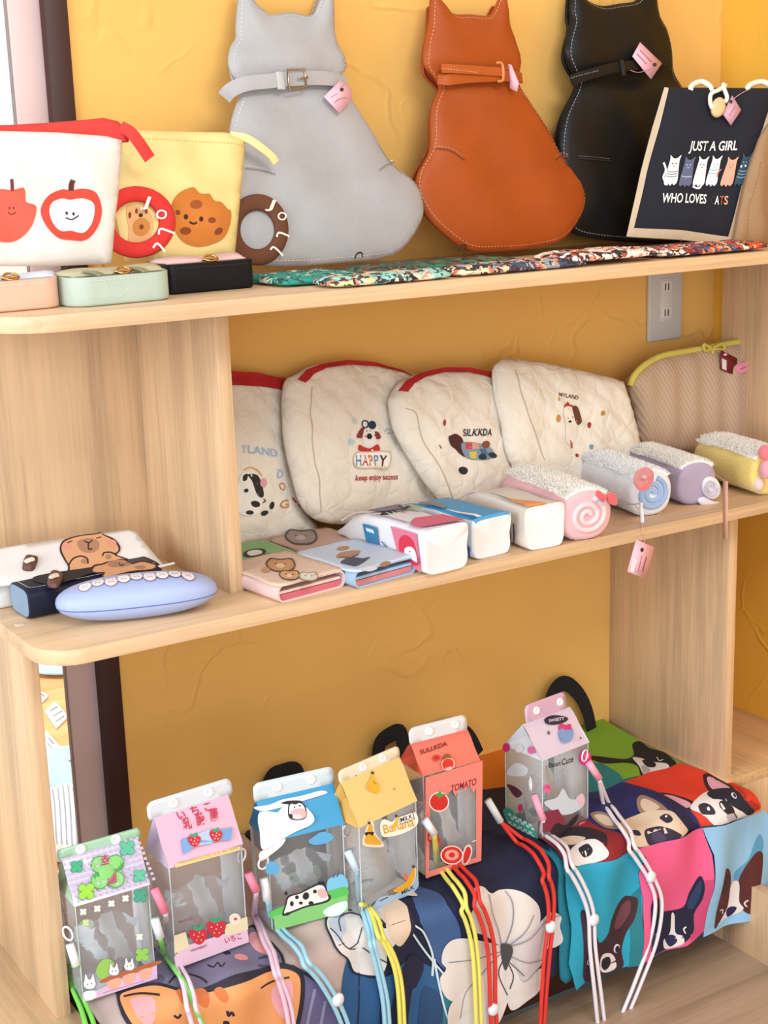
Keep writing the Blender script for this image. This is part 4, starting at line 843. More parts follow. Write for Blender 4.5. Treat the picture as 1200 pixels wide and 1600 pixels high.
wallet('pale blue wallet with brown and navy dogs, beside the pink milk pouch', (31.3, -31.0), 8, 9.6, 11.6, 2.1, '#a9c8e8', '#d88a8e', '#cbd9ea', [('S', '#b98a6a', [(530,866),(548,862),(562,862),(560,867),(540,872),(526,873)]), ('L', '#7b5a4a', 1.4, [(530,871),(545,873),(560,868)]), ('S', '#4a5266', [(532,880),(548,872),(566,874),(578,872),(568,880),(556,886),(544,884)]), ('E', '#b98a6a', 602, 883, 9, 4, -15), ('E', '#b98a6a', 536, 858, 10, 3, -8), ('S', '#f0f2f6', [(566,890),(580,886),(590,890),(576,895)])])

# ================================================================== milk carton pencil pouches, lying down
def pencase(label, A, B, d, h, ctop, cside, cfront, mtop, mside, mfront=None, dent=.5):
    A = np.array(A, float); B = np.array(B, float); U = B-A; w_ = np.linalg.norm(U); U /= w_; Nn = np.array([-U[1], U[0], 0])
    r = thing('pencil_pouch', label, 'pencil case', A+U*w_/2+Nn*d/2, 'milk carton pencil pouches')
    V = []; F = []; n = 44
    secs = [(.0, .93, .93, 0), (.25, 1, 1, 0), (d*.2, 1, .97, 0), (d*.45, .98, 1, 0), (d*.7, .97, .95, 0), (d*.85, .96, .6, .25), (d*.95, .96, .22, .35), (d, .95, .12, .35)]
    for y, sw, sh, lift in secs:
        for i in range(n):
            a = 2*pi*i/n; cu = np.sign(cos(a))*abs(cos(a))**.33; cz = np.sign(sin(a))*abs(sin(a))**.33
            k = .18*sin(y*.9+2*a)+(.12 if y < 1 else .2)*sin(3*a+y)
            if y <= d*.45: k -= dent*np.exp(-((cu-1)/.25)**2)*np.exp(-((cz+.1)/.35)**2)
            V.append(A+U*(w_/2+cu*sw*w_/2+k*cu*.5)+Nn*(y)+np.array([0, 0, h*sh/2+h*lift*.8+cz*sh*h/2+(k*.35 if cz > 0 else 0)+.03]))
    for j in range(len(secs)-1):
        for i in range(n): F.append((j*n+i, j*n+(i+1) % n, (j+1)*n+(i+1) % n, (j+1)*n+i))
    mi = []
    for j in range(len(secs)-1):
        for i in range(n):
            a = 2*pi*(i+.5)/n; mi.append(0 if sin(a) > .62 else 1 if cos(a) < -.3 else 2)
    c0 = len(V); V.append(A+U*w_/2+Nn*.25+np.array([0, 0, h*.48]))
    for i in range(n): F.append((i, c0, (i+1) % n)); mi.append(2)
    F.append(tuple((len(secs)-1)*n+i for i in range(n))); mi.append(0)
    body = mk('pouch_body', V, F, [mat(ctop, 'satin'), mat(cside, 'satin'), mat(cfront, 'satin')], r, mi, autos=40)
    zp = [A+U*(w_*.08)+Nn*(d*.99)+np.array([0, 0, h*.62]), A+U*(w_*.5)+Nn*(d*1.02)+np.array([0, 0, h*.7]), A+U*(w_*.9)+Nn*(d*.99)+np.array([0, 0, h*.62])]
    tube('zipper', zp, .16, mat('#d8d4da', 'satin'), r, n=6)
    St_ = Plane.of(A+np.array([0, 0, h+.2]), U, Nn); Sl = Plane.of(A-U*.22, -Nn, (0, 0, 1))
    St_.H = lambda u, v: h*(np.interp(v, [0, .25, d*.2, d*.45, d*.7, d*.85, d*.95, d], [.94, 1, .98, 1, .96, .83, .54, .44])-1)
    f0 = St_.uvh; St_.uvh = lambda x, y, hh: (lambda q: (min(max(q[0], .35), w_-.35), min(max(q[1], .1), d)))(f0(x, y, hh))
    g0_ = Sl.uvh; Sl.uvh = lambda x, y, hh: (lambda q: (min(max(q[0], -d*.7), -.3), min(max(q[1], .4), h-.5)))(g0_(x, y, hh))
    if mtop: prints('top_print', St_, body, mtop, h0=.03, dh=.02, res=.8)
    if mside: prints('side_print', Sl, body, mside, h0=.02, dh=.01, res=0)
    return r
zc = ZM+.02
pencase('white milk carton pencil pouch with a pink end and bird badge, frontmost of the three', (40.6, -31.9, zc), (47.4, -31.4, zc), 18, 5.6, '#efedf2', '#eef0f6', '#eceef4',
   [('P', '#e0708c', [(648,808),(700,800),(731,811),(652,824),(640,818)]), ('P', '#e9e4ea', [(560,803),(620,800),(650,806),(640,815)]), ('T', '#26242c', 'MILK', (590,808), (650,792), 10, (-.9,-.45)), ('S', '#8d8494', [(572,792),(600,786),(628,786),(618,794),(588,797)]), ('L', '#2c2830', 2, [(622,788),(634,792),(646,788)]), ('S', '#b9c29a', [(640,786),(658,786),(664,792),(650,796)])],
   [('P', '#2f7fae', [(566,818),(588,824),(592,858),(572,846)]), ('P', '#d9edf6', [(571,824),(583,828),(585,834),(573,830)]), ('P', '#e37a98', [(610,822),(650,834),(656,880),(656,895),(640,880),(622,868)]), ('S', '#d8324e', [(624,842),(634,836),(646,846),(652,866),(656,880),(648,884),(634,874),(624,860)]), ('S', '#f6f2f4', [(632,858),(640,854),(648,860),(652,878),(646,876),(634,868)]), ('E', '#302a30', 640, 862, 1.2, 1.2), ('L', '#4f6a86', 1.6, [(596,846),(606,858),(616,868)])])
pencase('white milk carton pencil pouch with a sky blue top, middle of the three', (49.0, -29.9, zc), (55.3, -29.5, zc), 17, 5.3, '#4aa3d8', '#dfeaf4', '#eff2f6',
   [('P', '#8d8d94', [(630,785),(680,783),(700,790),(680,796),(650,792)]), ('P', '#eef2f4', [(684,796),(760,806),(785,812),(780,816),(700,803)]), ('L', '#1f6fae', 2, [(690,800),(740,806),(785,815)])], [('P', '#1f5f9e', [(728,850),(734,856),(736,880),(728,876)])])
pencase('white milk carton pencil pouch with an orange top and dark pull, rightmost of the three', (56.6, -30.6, zc), (62.6, -31.0, zc), 17, 5.6, '#e7e2dc', '#e0d6cc', '#f0f1f3',
   [('P', '#7f8f90', [(728,774),(752,768),(790,776),(768,788)]), ('P', '#f0a266', [(768,788),(792,777),(878,792),(872,806),(812,806)]), ('E', '#f6efe8', 812, 796, 13, 7)],
   [('L', '#4a3440', 2.6, [(794,822),(797,840),(795,852)]), ('L', '#5a3a4a', 2.2, [(802,818),(803,840),(801,856)]), ('E', '#f0a266', 798, 866, 5, 4)], dent=.1)

# ================================================================== plush roll pencil cases
def fur(name, S3, n, ln, col, parent, th=.05):
    """S3(i) -> position, normal"""
    V = []; F = []
    for i in range(n):
        p, nn = S3(); t = np.random.normal(0, .55, 3); d = nn+t; d /= np.linalg.norm(d); s = np.cross(d, np.random.normal(0, 1, 3)); s /= np.linalg.norm(s)
        l = ln*random.uniform(.6, 1.2); k = len(V); V += [p+s*th-nn*.05, p-s*th-nn*.05, p+d*l]; F.append((k, k+1, k+2))
    return mk(name, V, F, mat(col, 'plush'), parent, fix=False)
def roll(label, a, b, rad, length, col, lid, spi, hw=1.12, fluff=None, squ=2.45, spiral=True):
    A = pick(*a, 'Z', ZM+rad); B = pick(*b, 'Z', ZM+rad); D = B-A; D /= np.linalg.norm(D); s = np.cross(D, [0, 0, 1.]); up = np.array([0, 0, 1.])
    A[2] = ZM+rad+.03
    r = thing('plush_pencil_case', label, 'pencil case', A*[1, 1, 0]+D*length/2+np.array([0, 0, ZM]), 'plush roll pencil cases')
    n = 40; V = []; F = []
    def pt(y, a, k=1.0, sq=squ):
        cu = np.sign(cos(a))*abs(cos(a))**(2/sq); cz = np.sign(sin(a))*abs(sin(a))**(2/sq)
        wob = 1+.02*sin(y*.8+a*2)+.012*sin(y*1.7+a*3)
        return A+D*y+s*cu*rad*hw*k*wob+up*cz*rad*k
    secs = [(0.0, .55), (-.02, .8), (.12, .93), (.5, .99), (1.0, 1), (length*.35, .985), (length*.6, 1.01), (length-1.2, 1), (length-.4, .92), (length, .7)]
    for y, k in secs:
        for i in range(n): V.append(pt(y, 2*pi*i/n, k))
    for j in range(len(secs)-1):
        for i in range(n): F.append((j*n+i, j*n+(i+1) % n, (j+1)*n+(i+1) % n, (j+1)*n+i))
    F += [tuple(range(n)), tuple((len(secs)-1)*n+i for i in range(n))[::-1]]
    body = mk('plush_body', V, F, mat(col, 'plush'), r)
    # fleecy lid over the top
    a0, a1 = radians(40), radians(132)
    V = []; F = []; m = 14; ks = 16
    for j in range(ks+1):
        y = .35+(length-.9)*j/ks; w0 = a0-.08*sin(y*.6); w1 = a1+.1*sin(y*.5+1)
        for i in range(m+1):
            t = i/m; V.append(pt(y, w0+(w1-w0)*t, 1.035+.05*sin(pi*t)+.012*sin(y*3+i), squ))
    for j in range(ks):
        for i in range(m): F.append((j*(m+1)+i, j*(m+1)+i+1, (j+1)*(m+1)+i+1, (j+1)*(m+1)+i))
    ld = mk('fleece_lid', V, F, mat(lid, 'plush'), r)
    md = ld.modifiers.new('thickness', 'SOLIDIFY'); md.thickness = .004; md.offset = -1
    def samp():
        y = random.uniform(.3, length-.4); aa = random.uniform(a0-.03, a1+.05); p = pt(y, aa, 1.07); c0 = A+D*y; nn = p-c0; return p, nn/np.linalg.norm(nn)
    fur('fleece_pile', samp, 7000, .42, lid, ld, .08)['kind'] = 'stuff'
    def samp2():
        y = random.uniform(0, length*.95); aa = random.uniform(radians(120), radians(300)); p = pt(y, aa, 1.0); nn = p-A-D*y; return p, nn/np.linalg.norm(nn)
    fur('short_pile', samp2, 3500, .16, col, body, .035)['kind'] = 'stuff'
    if spiral:
        tube('rolled_end', [A-D*.02+(s*cos(t)*hw+up*sin(t))*rad*(.1+.62*t/(4.4*pi)) for t in [4.4*pi*i/60 for i in range(61)]], .37, mat(spi, 'plush'), r, n=8, sm=False)
    return r, A, D, s, up
r1, A1, D1, s1, u1 = roll('pale pink plush roll pencil case with a cream fleece top and coral bow', (918, 806), (770, 744), 3.25, 17.5, '#edb9be', '#fffaf2', '#f2d0d2', 1.12)
r2, A2, D2, s2, u2 = roll('white and pale blue plush roll pencil case with a coral heart patch', (1018, 772), (903, 727), 3.1, 15.0, '#e9edf4', '#ffffff', '#9dbce4', 1.05)
r3, A3, D3, s3, u3 = roll('lavender plush roll pencil case with a white snail coil on its end', (1090, 756), (975, 716), 3.0, 14.5, '#b2a3bb', '#fffaf2', '#e6e2ea', 1.05, spiral=False)
r4, A4, D4, s4, u4 = roll('pale yellow plush roll pencil case with pink flowers at its right end', (1210, 740), (1078, 700), 3.1, 15, '#f0d67c', '#fffaf2', '#e9dca0', 1.25, spiral=False)
# details on the rolls
def face_plane(A, D, off): return Plane.of(A-D*off, np.cross(D, [0, 0, 1.]), (0, 0, 1))
q = face_plane(A1, D1, .35)
for sx in (-1, 1):
    puffy('bow_loop', q, pxs(q, [(948,776),(948+sx*6,768-sx*1+2),(948+sx*14,770+sx*4),(948+sx*15,782+sx*6),(948+sx*7,786+sx*2)], 0), .3, .2, .6, mat('#ee5c62', 'plush'), r1, res=.25, e=.12)
prints('sleepy_eye', q, r1, [('L', '#9aa6c6', 2.2, [(928,786),(932,781),(938,784),(940,790)])], h0=.0, res=.2)
S_h = Plane.of(A2+u2*3.25+D2*.2, s2, D2); S_h.N = u2
q = Plane.of(A2+D2*1.2+u2*3.4-s2*0, s2, D2)
puffy('heart_patch', q, pxs(q, [(1000,765),(990,754),(992,741),(1000,735),(1010,733),(1020,738),(1021,750),(1012,762)], 0), .25, .1, .6, mat('#ef6a70', 'plush'), r2, res=.25, e=.15)
prints('heart_mark', q, r2, [('E', '#f8d8d8', 1007, 750, 4, 3)], h0=.42, res=.2)
ql = Plane.of(A2-s2*3.45+np.array([0, 0, 0]), -D2, (0, 0, 1))
tube('zip_line', [ql.at(x, y, .15) for x, y in [(915,778),(950,785),(985,788),(1003,786)]], .1, mat('#d9d6dc', 'satin'), r2, n=6)
zpz = puffy('zip_pull', q, pxs(ql, [(998,783),(1006,783),(1008,796),(1011,812),(1005,820),(997,818),(995,806),(998,794)], 0, True), .05, .05, .3, mat('#eceaf0', 'satin'), r2, res=.25, e=.1) if 0 else tube('zip_pull', [ql.at(x, y, .3) for x, y in [(1002,785),(1001,796),(1003,806),(1003,816)]], .38, mat('#ebe9f0', 'satin'), r2, n=8, flat=.4)
q = face_plane(A3, D3, .18)
puffy('snail_shell', q, pxs(q, el(1111,762,14,18,-15), 0), .35, .1, .8, mat('#ece8ee', 'plush'), r3, res=.3, e=.14)
tube('shell_coil', [q.at(1111+11*k*cos(t), 762+14*k*sin(t), .6) for t, k in [(2*pi*i/14, 1-.028*i) for i in range(30)]], .13, mat('#cfc8d6', 'plush'), r3, n=6)
puffy('snail_foot', q, pxs(q, [(1090,780),(1100,776),(1112,782),(1128,786),(1124,790),(1108,792),(1094,788)], 0), .25, .1, .5, mat('#e6e3ec', 'plush'), r3, res=.3, e=.12)
for (x, y, c_, w2) in ((1190, 708, '#ef7b86', 9), (1192, 735, '#e8a6b4', 12), (1180, 757, '#e9d0c8', 8)):
    P0 = pick(x, y, 'X', 99.0)
    V0 = supere('flower', np.array([98.5, 0, 0])*0+P0+np.array([.6, 0, 0]), D4, .5+w2*.05, .8, .6+w2*.06, mat(c_, 'plush'), r4, 2, 2, 24, 12)
# hanging tags
qf = Plane((80, -DF-.12, ZM-6), 0, 0)
price_tag('price_tag', 'pink price tag hanging below the shelf edge from the white plush case', qf, [(994,843),(1022,855),(1009,905),(980,893)], h=.04,
  marks=[('P', '#f2e6ee', [(989,871),(996,874),(990,895),(984,892)]), ('L', '#7a4a58', 1.3, [(1010,870),(1004,893)]), ('L', '#b06a80', 1.1, [(1003,868),(997,894)]), ('E', '#3c2a2c', 1003, 859, 2.6, 3.4)])
tg = [o for o in ROOTS if o.name.startswith('price_tag')][-1]
tp = qf.at(1006, 850, .08); tube('thread', [A2-s2*3.0+D2*.6-u2*.6, A2-s2*2.2-D2*1.2-u2*2.2, np.array([tp[0]-.4, -DF-.25, ZM+.1]), np.array([tp[0]+.1, -DF-.2, ZM-1.6]), tp], .05, mat('#e8a8b4', 'satin'), tg, n=5)
qf2 = Plane((86, -DF-.3, ZM-3), 62, 0)
price_tag('price_tag', 'price tag seen edge on, hanging from the lavender plush case', qf2, [(1130,750),(1137,752),(1137,842),(1130,842)], h=.0, col='#dfa892')
tg = [o for o in ROOTS if o.name.startswith('price_tag')][-1]; tp = qf2.at(1134, 753, .03)
tube('thread', [A3+s3*1.6+D3*.4+u3*1.6, A3+s3*2.0-D3*.5+u3*1.5, (A3+s3*2.0-D3*.5+u3*1.6)*.4+tp*.6, tp], .05, mat('#e8a8b4', 'satin'), tg, n=5)

# ================================================================== tote bags folded over the low box
def tote(label, u0, u1, s0, s1, col, shapes, amp=.25, kind='cloth', pid=None, hem=None):
    S = Drape(amp)
    n = 14; rnd = [(u0+.6, s0), (u1-.6, s0), (u1, s0+.6), (u1+.05, (s0+s1)/2), (u1-.1, s1-.8), (u1-.7, s1)]
    rnd += [(u1-(u1-u0)*i/n, s1+(.35*sin(i*1.3) if hem is None else hem(i/n))) for i in range(1, n)] + [(u0+.7, s1), (u0+.1, s1-.8), (u0-.05, (s0+s1)/2), (u0, s0+.6)]
    c = S.P([(u0+u1)/2], [15.], [-.4])[0]
    r = thing('tote_bag', label, 'tote bag', c, 'printed tote bags folded over the box')
    puffy('bag_body', S, rnd, .12, .2, 1.2, mat(col, kind), r, res=.7, e=.22)
    if shapes: prints('bag_print', S, r, shapes, h0=.07, dh=.028, res=.55, kind='ink')
    return r, S
NV = '#141b3c'
def bprints(ys, S, par, shapes, **k):
    def my(sh):
        if sh[0] == 'T': return sh[3][1]
        q = sh[2] if sh[0] in 'PS' else [(0, sh[3])] if sh[0] == 'E' else sh[3]
        return float(np.mean([p[1] for p in q]))
    a = [x for x in shapes if my(x) < ys]; b = [x for x in shapes if my(x) >= ys]
    if ys == 1371:
        for x in a: prints('cloud_print', S, par, [x], **k)
    else: prints('upper_print', S, par, a, **k)
    prints('lower_print', S, par, b, **k)
# --- cats bag
OC, GC = '#f0a468', '#7a7590'
cats = [('S', '#241f30', [(205,1560),(214,1520),(225,1495),(280,1470),(320,1452),(370,1438),(385,1455),(398,1452),(430,1478),(445,1500),(452,1530),(430,1545),(380,1550),(230,1560)]),
    ('S', GC, [(210,1556),(218,1522),(230,1498),(282,1474),(322,1456),(368,1443),(384,1460),(396,1456),(428,1482),(441,1503),(446,1528),(380,1546),(232,1556)]),
    ('S', '#5b5878', [(222,1548),(226,1536),(244,1532),(258,1536),(252,1546),(236,1550)]), ('E', '#e89a9a', 377, 1502, 11, 6), ('E', '#241f30', 355, 1496, 6, 3.4), ('L', '#241f30', 2.4, [(324,1512),(334,1518),(340,1512),(346,1520),(352,1514)]), ('L', '#241f30', 2.4, [(348,1486),(356,1480)]),
    ('L', '#4a4668', 4, [(404,1500),(420,1496),(436,1498)]), ('L', '#4a4668', 4, [(404,1512),(420,1512),(436,1512)]), ('L', '#241f30', 3, [(264,1545),(276,1530),(292,1524),(312,1530),(324,1540)]), ('S', '#e8a0a0', [(388,1470),(400,1462),(418,1478),(424,1494),(400,1488)]),
    ('S', '#6b6692', [(446,1560),(462,1510),(492,1530),(520,1570),(540,1620),(560,1700),(460,1700),(430,1640)]), ('L', '#9a98bc', 5, [(486,1540),(478,1580),(470,1640)]), ('L', '#9a98bc', 5, [(504,1560),(500,1600),(492,1650)]), ('L', '#241f30', 5, [(456,1508),(486,1526),(516,1562),(536,1604),(552,1680)]),
    ('S', '#241f30', [(182,1562),(186,1554),(240,1546),(290,1552),(330,1544),(380,1528),(420,1512),(445,1506),(466,1512),(470,1540),(462,1600),(440,1680),(300,1720),(236,1700),(212,1620),(190,1590)]),
    ('S', OC, [(188,1566),(200,1558),(242,1551),(290,1557),(332,1549),(382,1533),(422,1517),(444,1512),(460,1517),(463,1540),(455,1600),(434,1676),(300,1712),(240,1694),(218,1616),(196,1588)]),
    ('S', '#f2b0b8', [(204,1572),(226,1566),(244,1572),(238,1592),(226,1598),(212,1588)]), ('S', '#f2b0b8', [(424,1540),(444,1528),(452,1534),(450,1570),(440,1588),(424,1566)]), ('L', '#241f30', 3, [(194,1566),(220,1562),(250,1564)]), ('L', '#241f30', 3, [(404,1540),(424,1530),(448,1522)]),
    ('S', '#e07840', [(276,1557),(284,1552),(296,1556),(294,1568),(284,1566)]), ('S', '#e07840', [(304,1552),(318,1548),(326,1554),(322,1572),(312,1568)]), ('S', '#e07840', [(334,1549),(346,1544),(352,1552),(346,1562)]),
    ('L', '#241f30', 4, [(270,1583),(276,1588),(281,1582)]), ('L', '#241f30', 4, [(350,1574),(352,1582),(356,1576),(360,1582)]), ('E', '#241f30', 349, 1594, 5, 4)]
t1, ST1 = tote('beige tote bag with grey and orange cats, folded over the box at the left', -2.6, 29.6, .8, 47, '#c9b3ae', cats)
# --- floral bag
WB = '#e7e0dc'
fl = [('S', '#3c5c90', [(640,1392),(664,1388),(690,1400),(712,1440),(716,1480),(706,1520),(680,1500),(660,1450)]), ('S', '#23588a', [(545,1492),(566,1524),(600,1520),(640,1500),(700,1530),(712,1600),(690,1700),(560,1700),(530,1560)]), ('S', '#2b7a96', [(690,1540),(706,1528),(722,1560),(716,1640),(700,1700),(668,1700),(660,1600)]),
    ('S', NV, [(632,1500),(650,1494),(662,1510),(650,1540),(640,1560),(628,1700),(600,1700),(606,1560)]), ('S', '#1d4570', [(654,1560),(668,1540),(684,1570),(676,1700),(650,1700)]),
    ('L', '#cfe0ea', 3, [(634,1446),(652,1470),(674,1500),(690,1520)]), ('L', '#cfe0ea', 3, [(642,1440),(660,1456),(674,1490),(672,1522)]), ('L', '#cfe0ea', 3, [(676,1496),(684,1560),(700,1600),(730,1640)]), ('L', NV, 2.4, [(560,1520),(556,1600),(550,1690)]), ('L', NV, 2.4, [(586,1524),(590,1600),(586,1690)]),
    ('S', NV, [(508,1456),(514,1434),(534,1420),(556,1412),(590,1410),(642,1428),(642,1458),(622,1480),(600,1502),(594,1520),(572,1524),(548,1518),(540,1498),(522,1480)]),
    ('S', WB, [(511,1456),(517,1437),(535,1423),(556,1415),(588,1413),(600,1424),(604,1452),(612,1468),(600,1484),(598,1502),(590,1517),(572,1521),(552,1516),(543,1497),(525,1479)]), ('S', '#e3cdb8', [(596,1412),(620,1414),(638,1430),(636,1454),(620,1474),(606,1462),(600,1440)]), ('S', '#c7d2e4', [(514,1452),(520,1440),(534,1430),(540,1450),(536,1470),(526,1474)]),
    ('L', NV, 1.6, [(516,1460),(530,1470),(545,1480),(556,1482)]), ('L', NV, 1.6, [(533,1462),(530,1442),(545,1432),(562,1436)]), ('L', NV, 1.6, [(562,1436),(572,1448),(586,1442),(602,1450)]), ('L', NV, 1.6, [(545,1480),(560,1472),(566,1452)]), ('L', NV, 1.6, [(566,1480),(580,1490),(600,1500)]), ('L', NV, 1.6, [(590,1440),(580,1426),(596,1416)]), ('L', NV, 1.6, [(536,1420),(548,1428),(556,1416)]),
    ('L', NV, 1.4, [(606,1410),(620,1398),(650,1396)]), ('S', '#d9c3b4', [(604,1404),(614,1396),(640,1398),(652,1408),(630,1408)]),
    # magnolia
    ('S', WB, [(742,1395),(756,1390),(770,1394),(785,1388),(808,1390),(826,1400),(838,1416),(838,1440),(828,1460),(800,1478),(786,1482),(770,1470),(752,1458),(732,1450),(728,1430),(736,1410)]),
    ('S', '#dcd6da', [(786,1480),(800,1462),(822,1450),(840,1436),(858,1424),(874,1430),(872,1446),(876,1466),(868,1478),(850,1486),(846,1510),(820,1530),(800,1528),(790,1500)]),
    ('S', WB, [(785,1482),(770,1474),(746,1466),(722,1462),(702,1466),(690,1480),(686,1500),(692,1510),(682,1524),(684,1544),(694,1556),(712,1560),(740,1548),(768,1524),(782,1504)]),
    ('S', '#ece6e2', [(786,1486),(770,1510),(740,1530),(710,1550),(694,1566),(692,1590),(700,1610),(720,1620),(744,1612),(768,1600),(782,1572),(790,1540)]), ('S', '#e4dedd', [(788,1486),(800,1510),(812,1530),(846,1512),(850,1524),(840,1548),(816,1560),(790,1572),(784,1530)]),
    ('L', '#8b8a92', 1.3, [(783,1480),(776,1450),(764,1420),(762,1396)]), ('L', '#8b8a92', 1.3, [(786,1478),(796,1440),(798,1410),(790,1390)]), ('L', '#8b8a92', 1.3, [(789,1478),(812,1450),(826,1424)]), ('L', '#9c8e98', 1.6, [(792,1476),(820,1460),(850,1434),(872,1428)]), ('L', '#8b8a92', 1.3, [(790,1490),(818,1500),(846,1500)]), ('L', '#8b8a92', 1.3, [(780,1490),(750,1520),(722,1550),(716,1590)]), ('L', '#8b8a92', 1.3, [(782,1486),(740,1496),(696,1500)]),
    ('S', '#4a484e', [(780,1476),(786,1472),(794,1474),(796,1484),(792,1500),(786,1514),(782,1500)]), ('L', '#4a484e', 1.6, [(788,1498),(796,1520),(790,1540)]), ('L', '#4a484e', 1.6, [(784,1498),(776,1520),(786,1550)]), ('L', '#4a484e', 1.4, [(791,1500),(812,1520)])]
t2, ST2 = tote('dark navy tote bag with large white blossoms and blue leaves, folded over the box', 29.9, 61.4, .8, 47.0, NV, fl)
